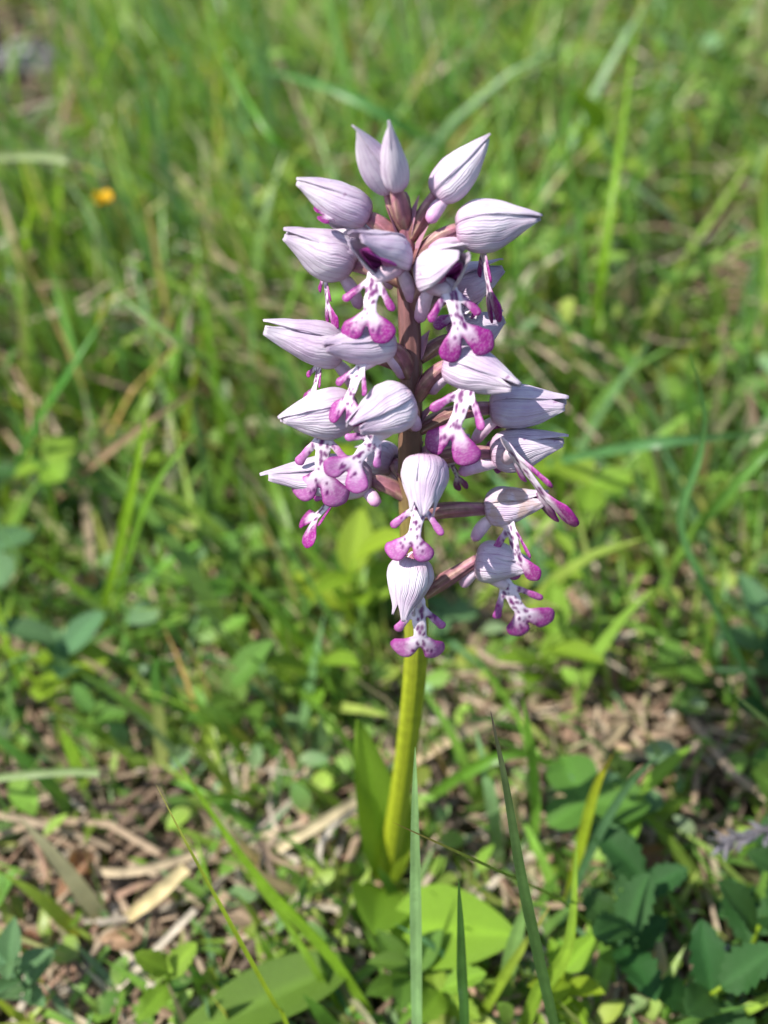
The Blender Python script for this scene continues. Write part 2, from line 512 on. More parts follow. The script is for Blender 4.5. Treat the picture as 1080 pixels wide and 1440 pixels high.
def build_lip(parent, O, E, fwd, Nn, wscale, rg, deep, arms=True, lobes=1.0, tint=0.0):
    """lip: narrow spotted shaft, two side arms and two broad end lobes (outline as union of capsules)"""
    L = (E - O).length
    lo = [rg.uniform(0.85, 1.15) for _ in range(8)]
    sx = rg.uniform(-0.03, 0.03)

    def field(P):
        d = sdf_caps(P, (-0.03, 0), (0.62, sx), 0.115, 0.095)
        l1 = sdf_caps(P, (0.60, 0.03 + sx), (0.86 * lo[0] * 0.5 + 0.43, 0.24 * lobes * lo[1]), 0.08, 0.185 * lo[2])
        l2 = sdf_caps(P, (0.60, -0.03 + sx), (0.86 * lo[3] * 0.5 + 0.43, -0.24 * lobes * lo[4]), 0.08, 0.185 * lo[5])
        d = smin(d, l1, 0.05); d = smin(d, l2, 0.05)
        if arms:
            m1 = sdf_caps(P, (0.04, 0.06), (0.40 * lo[6], 0.36 * lo[7]), 0.035, 0.07)
            m2 = sdf_caps(P, (0.04, -0.06), (0.42 * lo[7], -0.35 * lo[6]), 0.035, 0.068)
            d = smin(d, m1, 0.03); d = smin(d, m2, 0.03)
        d = d + 0.008 * np.sin(23 * P[:, 0] + 5 * lo[0]) * np.cos(19 * P[:, 1] + 9 * lo[1])
        return d
    h = 0.02
    s = np.arange(-0.20, 1.16, h); w = np.arange(-0.62, 0.621, h)
    S, Wg = np.meshgrid(s, w, indexing='ij')
    P = np.stack([S.ravel(), Wg.ravel()], -1)
    d = field(P)
    ns, nw = S.shape
    idx = np.arange(ns * nw).reshape(ns, nw)
    q = np.stack([idx[:-1, :-1], idx[1:, :-1], idx[1:, 1:], idx[:-1, 1:]], -1).reshape(-1, 4)
    keep = (d[q] < 0).any(1)
    q = q[keep]
    used = np.unique(q)
    eps = 1e-3
    P2 = P.copy()
    for _ in range(2):
        dd = field(P2)
        gx = (field(P2 + [eps, 0]) - dd) / eps; gy = (field(P2 + [0, eps]) - dd) / eps
        g2 = np.maximum(gx * gx + gy * gy, 0.2)
        outm = (d > 0)
        P2[outm, 0] -= (dd * gx / g2)[outm]; P2[outm, 1] -= (dd * gy / g2)[outm]
    din = np.clip(-np.where(d > 0, 0, d), 0, 1)
    ren = -np.ones(ns * nw, int); ren[used] = np.arange(len(used))
    P2 = P2[used]; din = din[used]
    q = ren[q]
    th = 0.026 * np.sqrt(np.clip(din / 0.07, 0, 1))
    # colours of the lip's own pattern
    white = np.array((0.76, 0.65, 0.75)); pur = np.array((0.25, 0.006, 0.185)); rim = np.array((0.25, 0.010, 0.19)); dark = np.array((0.13, 0.006, 0.12))
    pale = np.array((0.52, 0.20, 0.47))
    t = np.clip((P2[:, 0] - 0.62) / 0.30, 0, 1)
    t = np.maximum(t, np.clip((np.abs(P2[:, 1]) - 0.12) / 0.14, 0, 1))
    body = pale * (1 - deep) + pur * deep
    nzv = np.random.default_rng(rg.randrange(9999)).random(len(P2))
    t = np.clip(t * (0.8 + 0.4 * nzv), 0, 1)
    C = white[None] * (1 - t[:, None]) + body[None] * t[:, None]
    e = np.clip(1 - din / 0.05, 0, 1) * np.clip((P2[:, 0] - 0.45) / 0.2 + (np.abs(P2[:, 1]) > 0.16) * 0.8, 0, 1) * 0.85
    C = C * (1 - e[:, None]) + rim[None] * e[:, None]
    for _ in range(36):
        ss = rg.uniform(0.02, 0.92); hw = 0.085 if ss < 0.6 else 0.2
        ww = rg.uniform(-hw, hw)
        if _ > 27: ss, ww = rg.uniform(0.12, 0.32), rg.choice((-1, 1)) * rg.uniform(0.12, 0.27)
        r1 = rg.uniform(0.013, 0.030); asp = rg.uniform(1.0, 2.2)
        k = np.clip(1.5 - np.hypot((P2[:, 0] - ss) / asp, P2[:, 1] - ww) / r1, 0, 1) * 0.92
        C = C * (1 - k[:, None]) + dark[None] * k[:, None]
    # into space
    Ld = (E - O).normalized()
    Nn = (Nn - Ld * Nn.dot(Ld)).normalized()
    Wd = Ld.cross(Nn)
    ctrl = (O + E) * 0.5 + fwd * (0.10 * L)
    Oa, Ca, Ea = (np.array(v) for v in (O, ctrl, E))
    sv = np.clip(P2[:, 0], -0.2, 1.2)[:, None]
    Cn = Oa * (1 - sv) ** 2 + Ca * 2 * sv * (1 - sv) + Ea * sv ** 2
    Tn = (Ca - Oa) * 2 * (1 - sv) + (Ea - Ca) * 2 * sv
    Tn /= np.linalg.norm(Tn, axis=1)[:, None]
    Wa = np.array(Wd)
    Nv = np.cross(Wa[None], Tn)
    armz = np.where(P2[:, 0] < 0.5, 1.0, 0.0) * np.clip(np.abs(P2[:, 1]) - 0.1, 0, 1) * rg.uniform(-0.2, 0.5)
    lobez = np.where(P2[:, 0] > 0.55, 1.0, 0.0) * (P2[:, 1] ** 2) * rg.uniform(-0.7, 0.2)
    bend = (armz + lobez)[:, None]
    Wp = Wa[None] * (P2[:, 1] * L * wscale)[:, None]
    top = Cn + Wp + Nv * ((th[:, None] + bend) * L)
    bot = Cn + Wp + Nv * ((-th[:, None] * 0.6 + bend - 0.006) * L)
    nV = len(P2)
    V = np.concatenate([top, bot]); CC = np.concatenate([C, C * 0.3 + 0.7 * (body * 0.8)[None]])
    # rim wall
    ed = {}
    for f in q.tolist():
        for a, b in zip(f, f[1:] + f[:1]):
            if (b, a) in ed: del ed[(b, a)]
            else: ed[(a, b)] = 1
    Fc = q.tolist() + [[x + nV for x in reversed(f)] for f in q.tolist()] + [[b, a, a + nV, b + nV] for a, b in ed]
    return mesh_obj('lip', V, Fc, M_LIP, parent, col=CC)


def strip(path, widths, Wd, cup, Nn, na=6):
    """narrow leaf-like strip"""
    V, U, Fc = [], [], []
    n = len(path)
    for i, p in enumerate(path):
        for k in range(na + 1):
            u = k / na; x = 2 * u - 1
            V.append(p + Wd * (x * widths[i]) + Nn * (cup * widths[i] * (x * x)))
            U.append((u, i / (n - 1)))
    for i in range(n - 1):
        for k in range(na):
            q = i * (na + 1) + k
            Fc.append((q, q + 1, q + na + 2, q + na + 1))
    return V, Fc, U


def build_flower(idx, spec):
    rg = random.Random(100 + idx)
    b, tp, wpx, ang, root = spec['b'], spec['t'], spec['w'], spec['a'], spec['r']
    B = SP(*b); T = SP(*tp)
    A = (T - B); L = A.length; A.normalize()
    toC = (CAMP - B).normalized()
    c1 = (toC - A * toC.dot(A)).normalized()
    c2 = A.cross(c1)
    if c2.dot(UP) < 0 or (abs(c2.dot(UP)) < 0.3 and c2.dot(RIGHT) < 0): c2 = -c2
    if 'flip' in spec: c2 = -c2
    D = (c1 * math.cos(R(ang)) + c2 * math.sin(R(ang))).normalized()
    W = A.cross(D)
    rad = wpx * 0.475 * px_size((B + T) / 2)
    # ovary: ribbed twisted tube from the stem to the foot of the helmet; this mesh is the flower itself
    Rt = SP(root[0], root[1], root[2] if len(root) > 2 else 0)
    up = Vector((0, 0, 1))
    mid = (Rt + B) * 0.5 + up * ((B - Rt).length * spec.get('arch', 0.22))
    path = bez(Rt, mid, B + A * (0.05 * L), 12)
    rr = [0.00085 + 0.00035 * math.sin(math.pi * (i / 12) ** 0.8) for i in range(13)]
    V, Fc, U = tube(path, rr, 12, 3, 0.12, 4.0)
    cols = []
    for (u, v) in U:
        c = mixc((0.27, 0.115, 0.10), (0.33, 0.13, 0.19), v)
        s = 0.72 + 0.5 * (0.5 + 0.5 * math.sin(u * 2 * math.pi * 3 + v * 4))
        if (u * 6 + v * 1.2) % 2 < 0.5: c = mixc(c, (0.42, 0.36, 0.20), 0.35)
        cols.append(tuple(x * s for x in c))
    fl = mesh_obj('flower', V, Fc, M_TUBE, orchid, col=cols, uv=U)
    fl.location = -base_pt
    # helmet: dorsal sepal over two side sepals
    sm = M_SEPAL_STAIN if spec.get('stain') else M_SEPAL
    bud = spec.get('bud', False)
    open_a = 176 if bud else 146
    for (a0, a1, lift, flare, t1) in ((-open_a, -22, 0.0, 0.06, rg.uniform(0.93, 1.0)), (22, open_a, 0.0, 0.06, rg.uniform(0.93, 1.0)),
                                      (-44, 44, 0.00022, 0.02, 1.02)):
        V, Fc, U = sepal_patch(B, A, D, W, L, rad, R(a0), R(a1), lift, flare * rad * (0 if bud else 2.2), rg, t1=t1,
                               upturn=spec.get('up', rg.uniform(-0.01, 0.07)), split=0.0 if bud else spec.get('split', rg.uniform(0.35, 0.95)))
        o = mesh_obj('sepal', V, Fc, sm, fl, uv=U)
        o.location = (0, 0, 0)
        md = o.modifiers.new('thick', 'SOLIDIFY'); md.thickness = 0.00016; md.offset = -1
    if not bud:
        # two inner petals, dark striped, and the column
        for sgn in (-1, 1):
            V, Fc, U = sepal_patch(B + A * (0.10 * L) - D * (0.12 * rad), A, D, W, L * 0.78, rad * 0.74,
                                   R(sgn * 62), R(sgn * 140), 0, 0, rg, nt=12, na=14, upturn=0.0)
            cols = []
            for (u, v) in U:
                s = 1 if (math.cos(u * math.pi * 8) > 0.1) else 0
                cols.append(mixc((0.42, 0.06, 0.33), (0.10, 0.004, 0.075), s * 0.85))
            o = mesh_obj('petal', V, Fc, M_PETAL, fl, col=cols, uv=U); o.location = (0, 0, 0)
        cp = bez(B + A * (0.15 * L) - D * (0.4 * rad), B + A * (0.3 * L) - D * (0.2 * rad), B + A * (0.46 * L) - D * (0.3 * rad), 6)
        V, Fc, U = tube(cp, [rad * x for x in (0.2, 0.24, 0.27, 0.3, 0.28, 0.2, 0.1)], 8)
        o = mesh_obj('column', V, Fc, M_LIP, fl, col=[mixc((0.6, 0.4, 0.5), (0.35, 0.06, 0.22), v) for u, v in U]); o.location = (0, 0, 0)
    if 'lip' in spec:
        lp = spec['lip']
        E = SP(*lp['e'])
        O = SP(*lp['o']) if 'o' in lp else B + A * (0.30 * L) - D * (rad * 0.75)
        toL = (CAMP - O).normalized()
        Ld = (E - O).normalized()
        n0 = (toL - Ld * toL.dot(Ld)).normalized()
        Nn = Matrix.Rotation(R(lp.get('yaw', 0)), 3, Ld) @ n0
        o = build_lip(fl, O, E, n0, Nn, lp.get('ws', 1.0), rg, lp.get('deep', 0.7), arms=lp.get('arms', True), lobes=lp.get('lobes', 1.0))
        o.location = (0, 0, 0)
        # throat joining the lip to the helmet
        V, Fc, U = tube(bez(B + A * (0.12 * L) - D * (0.35 * rad), (B + A * (0.25 * L) - D * (0.6 * rad) + O) / 2, O + Ld * 0.0004, 6),
                        [rad * x for x in (0.42, 0.42, 0.40, 0.38, 0.34, 0.28, 0.2)], 10)
        o = mesh_obj('throat', V, Fc, M_LIP, fl, col=[mixc((0.62, 0.38, 0.52), (0.74, 0.60, 0.68), v) for u, v in U]); o.location = (0, 0, 0)
    if not bud or 'spur' in spec:
        S0 = B + A * (0.10 * L) - D * (rad * 0.55)
        if 'spur' in spec: S1 = SP(*spec['spur'])
        else: S1 = S0 - A * (0.28 * L) + Vector((0, 0, -0.0042))
        ctrl = (S0 + S1) / 2 + Vector((0, 0, 0.0009)) - A * (0.05 * L)
        V, Fc, U = tube(bez(S0, ctrl, S1, 10), [0.0006 + 0.0004 * math.sin(math.pi * min(1, (i / 10)) * 0.9) for i in range(10)] + [0.00028], 10)
        o = mesh_obj('spur', V, Fc, M_LIP, fl, col=[mixc((0.74, 0.58, 0.70), (0.55, 0.24, 0.46), v * v) for u, v in U]); o.location = (0, 0, 0)
    # bract at the foot of the ovary
    d = (B - Rt).normalized()
    pth = bez(Rt, Rt + up * 0.0022 + d * 0.001, Rt + up * 0.004 + d * 0.003, 6)
    wd = d.cross(up)
    if wd.length < 1e-3: wd = RIGHT.copy()
    wd.normalize()
    V, Fc, U = strip([p - d * 0.0004 for p in pth], [0.0009, 0.001, 0.0009, 0.0008, 0.0006, 0.0003, 0.00005], wd, 0.6, up, 4)
    o = mesh_obj('bract', V, Fc, M_PETAL, fl, col=[(0.42, 0.22, 0.30)] * len(V)); o.location = (0, 0, 0)


FLOWERS = [
    dict(b=(549, 268, -1), t=(495, 178, -3), w=50, a=60, r=(565, 325), bud=True, arch=0.0),
    dict(b=(557, 267, -3), t=(545, 170, -4), w=42, a=25, r=(570, 322), bud=True, arch=0.0),
    dict(b=(612, 276, -1), t=(695, 197, 0), w=60, a=55, r=(574, 338), bud=True, spur=(604, 313, -3), arch=0.05, up=0.1),
    dict(b=(640, 324, -1), t=(761, 308, -2), w=72, a=68, r=(580, 374), split=0.1, spur=(604, 356, -3), lip=dict(e=(694, 448, 0), yaw=78, deep=1.0, ws=0.9), arch=0.3, up=0.0),
    dict(b=(519, 306, 0), t=(416, 258, -2), w=60, a=72, r=(563, 348), split=0.15, lip=dict(o=(485, 312, -1), e=(444, 300, -3), yaw=60, deep=1.0, arms=False), arch=0.2, up=0.02),
    dict(b=(496, 374, 1), t=(396, 333, -2), w=72, a=66, r=(570, 402), split=0.3, lip=dict(e=(464, 455, 2), yaw=72, deep=1.0, ws=0.8), up=0.03),
    dict(b=(540, 352, 6), t=(458, 318, 5), w=54, a=60, r=(568, 380)),
    dict(b=(566, 366, -4), t=(497, 344, -12), w=68, a=124, r=(572, 424), split=0.5, lip=dict(o=(526, 390, -7), e=(513, 478, -9), yaw=8, ws=1.05, deep=0.95)),
    dict(b=(600, 392, -4), t=(656, 362, -12), w=72, a=122, r=(582, 436), split=0.5, lip=dict(o=(632, 404, -7), e=(656, 497, -8), yaw=-8, ws=0.95, deep=0.95)),
    dict(b=(640, 412, 6), t=(712, 378, 5), w=62, a=80, r=(590, 444), lip=dict(e=(625, 466, 5), yaw=40, deep=1.0)),
    dict(b=(484, 494, 2), t=(368, 466, -1), w=68, a=68, r=(572, 522), lip=dict(o=(450, 510, 2), e=(436, 572, 2), yaw=65, deep=0.9)),
    dict(b=(554, 484, -4), t=(452, 492, -9), w=60, a=55, r=(576, 536), lip=dict(o=(508, 514, -7), e=(480, 596, -9), yaw=38, ws=0.85, deep=0.8)),
    dict(b=(502, 576, -2), t=(393, 594, -6), w=72, a=58, r=(576, 602), split=0.15, lip=dict(o=(455, 610, -4), e=(447, 702, -5), yaw=8, deep=0.35)),
    dict(b=(574, 562, -6), t=(495, 608, -12), w=80, a=42, r=(579, 606), lip=dict(o=(532, 612, -9), e=(478, 676, -12), yaw=-12, deep=0.35, ws=1.05)),
    dict(b=(522, 672, 0), t=(368, 674, -4), w=66, a=66, r=(577, 706), split=0.2, spur=(530, 712, -3), lip=dict(e=(424, 748, 0), yaw=62, deep=1.0)),
    dict(b=(626, 510, -4), t=(730, 546, -9), w=66, a=52, r=(583, 566), lip=dict(o=(658, 545, -7), e=(630, 640, -8), yaw=18, deep=0.7)),
    dict(b=(688, 574, 2), t=(798, 572, 0), w=68, a=66, r=(588, 606), lip=dict(e=(690, 650, 4), yaw=50, deep=1.0)),
    dict(b=(690, 638, 1), t=(799, 624, -1), w=62, a=72, r=(585, 656), spur=(645, 666, -1), lip=dict(o=(718, 632, -5), e=(792, 734, -4), yaw=72, deep=0.9, ws=0.8)),
    dict(b=(640, 482, 7), t=(712, 452, 6), w=60, a=76, r=(588, 506)),
    dict(b=(600, 640, -8), t=(592, 726, -13), w=76, a=6, r=(580, 692, -1), split=0.8, lip=dict(o=(592, 708, -10), e=(575, 786, -13), yaw=0, ws=1.08, deep=0.4)),
    dict(b=(682, 716, 0), t=(772, 706, -2), w=58, a=60, r=(584, 726), stain=True, arch=0.12, lip=dict(o=(717, 738, -3), e=(734, 812, -4), yaw=38, deep=0.9, ws=0.9)),
    dict(b=(582, 782, -8), t=(566, 868, -13), w=68, a=6, r=(584, 832, -1), lip=dict(o=(588, 850, -10), e=(592, 926, -12), yaw=0, ws=0.92, deep=0.45)),
    dict(b=(668, 786, -1), t=(742, 800, -3), w=64, a=55, r=(588, 842), arch=0.02, lip=dict(o=(710, 822, -2), e=(750, 884, -3), yaw=14, deep=0.8)),
    dict(b=(556, 652, 5), t=(500, 636, 9), w=52, a=70, r=(577, 690), lip=dict(e=(538, 690, 6), yaw=40, deep=1.0)),
    dict(b=(612, 640, 5), t=(655, 612, 9), w=52, a=70, r=(580, 660), lip=dict(e=(650, 685, 5), yaw=55, deep=1.0)),
]
for i, s in enumerate(FLOWERS):
    build_flower(i, s)


# ------------------------------------------------------------------ leaves
def leaf_grid(width, serr=0.0, nser=7, fold=0.18, curl=0.15, nl=10, na=6, power=0.8, skew=0.8, wave=0.0):
    """a leaf one unit long along +Y, its face towards +Z"""
    V, Fc, C = [], [], []
    for i in range(nl + 1):
        t = i / nl
        w = width * 0.5 * (math.sin(math.pi * t ** skew)) ** power if 0 < t < 1 else 0.004
        if serr: w *= 1 - serr * ((t * nser) % 1.0)
        for k in range(na + 1):
            x = 2 * k / na - 1
            z = fold * width * abs(x) * (w / (width * 0.5 + 1e-6)) - curl * t * t + wave * math.sin(9 * t + 3 * x) * abs(x)
            V.append((x * w, t, z)); C.append(1.0 + (0.22 if abs(x) < 0.01 else 0.0) - 0.08 * abs(x))
    for i in range(nl):
        for k in range(na):
            q = i * (na + 1) + k
            Fc.append((q, q + 1, q + na + 2, q + na + 1))
    return V, Fc, C


LEAF_MESH = {}


def leaf_mesh(key, color, **kw):
    if key not in LEAF_MESH:
        V, Fc, C = leaf_grid(**kw)
        LEAF_MESH[key] = mesh_obj('leaf', V, Fc, M_LEAF, col=[tuple(c * x for x in color) for c in C], me_only=True)
    return LEAF_MESH[key]


def place_leaf(me, base, tip, parent, up=Vector((0, 0, 1)), name='leaf', roll=0.0):
    o = bpy.data.objects.new(name, me)
    COL.objects.link(o)
    y = (tip - base); L = y.length; y.normalize()
    z = (up - y * up.dot(y))
    if z.length < 1e-3: z = Vector((0, -1, 0.2))
    z.normalize()
    if roll: z = Matrix.Rotation(roll, 3, y) @ z
    x = y.cross(z)
    m = Matrix(((x.x * L, y.x * L, z.x * L, base.x), (x.y * L, y.y * L, z.y * L, base.y), (x.z * L, y.z * L, z.z * L, base.z), (0, 0, 0, 1)))
    if parent is not None:
        o.parent = parent
        off = parent.location.copy()
        m = Matrix.Translation(-off) @ m
    o.matrix_local = m if parent is not None else m
    if parent is None: o.matrix_world = m
    return o


G_BRIGHT = (0.17, 0.30, 0.025)
G_MID = (0.095, 0.20, 0.028)
G_DARK = (0.035, 0.10, 0.022)  # dark leaf green, also standing in for shade on the corner herbs
G_BLUE = (0.10, 0.21, 0.085)
G_YEL = (0.20, 0.32, 0.02)

# broad basal leaves of the orchid itself
for k, (bp, tp, wd, c, rl) in enumerate([
        ((548, 1300, 0.010), (722, 1312, 0.020), 0.60, G_YEL, 0.0),
        ((500, 1350, 0.010), (222, 1462, 0.010), 0.30, (0.115, 0.19, 0.02), 0.35),
        ((548, 1245, 0.002), (520, 1042, 0.050), 0.20, G_BRIGHT, 0.0),
        ((545, 1252, 0.004), (575, 1100, 0.034), 0.22, G_YEL, 0.3),
        ((540, 1250, 0.006), (530, 1300, 0.018), 0.75, G_BRIGHT, 0.0)]):
    me = leaf_mesh('orchid%d' % k, c, width=wd, fold=0.15, curl=0.12, power=0.75, nl=16, na=8, wave=0.01)
    place_leaf(me, at_z(*bp), at_z(*tp), orchid, up=Vector((0.1, -0.35, 1)), roll=rl)


# ------------------------------------------------------------------ single blades and straws traced where they stand
def ribbon(name, pts, wmm, color, label, cat, group=None, mat=None, pointed=True, tipcol=None, twist=0.0, round_=False):
    P = [at_z(*p) for p in pts]
    P[0] = P[0].copy()
    path = smooth_path(P, 7)
    n = len(path)
    w = wmm * 0.0005
    V, Fc, C = [], [], []
    org = path[0].copy(); org.z = 0
    if round_:
        V, Fc, U = tube(path, [w * (1 - 0.4 * i / n) for i in range(n)], 7)
        C = [color] * len(V)
    else:
        for i, p in enumerate(path):
            t = i / (n - 1)
            T = (path[min(i + 1, n - 1)] - path[max(i - 1, 0)]).normalized()
            toC = (CAMP - p).normalized()
            S = T.cross(Vector((-0.55, -0.75, 0.4)).normalized())
            if S.length < 0.2: S = T.cross(Vector((0.8, 0.1, 0.5)))
            S.normalize()
            S = Matrix.Rotation(twist * t, 3, T) @ S
            Nn = S.cross(T)
            ww = w * (0.75 + 0.5 * t if t < 0.4 else 0.95)
            if pointed: ww *= min(1, ((1 - t) / 0.45)) ** 0.8 + 0.03
            for k in range(5):
                x = k / 2 - 1
                V.append(p + S * (x * ww) + Nn * (0.45 * ww * abs(x)))
                cc = color if tipcol is None else mixc(color, tipcol, t ** 5)
                C.append(tuple(c * (1.12 if k == 2 else 0.96 if k % 2 else 1.0) for c in cc))
        for i in range(n - 1):
            for k in range(4):
                q = i * 5 + k
                Fc.append((q, q + 1, q + 6, q + 5))
    o = mesh_obj(name, [v - org for v in V], Fc, mat or M_GRASS, col=C)
    o.location = org
    tag(o, label, cat, group)
    return o


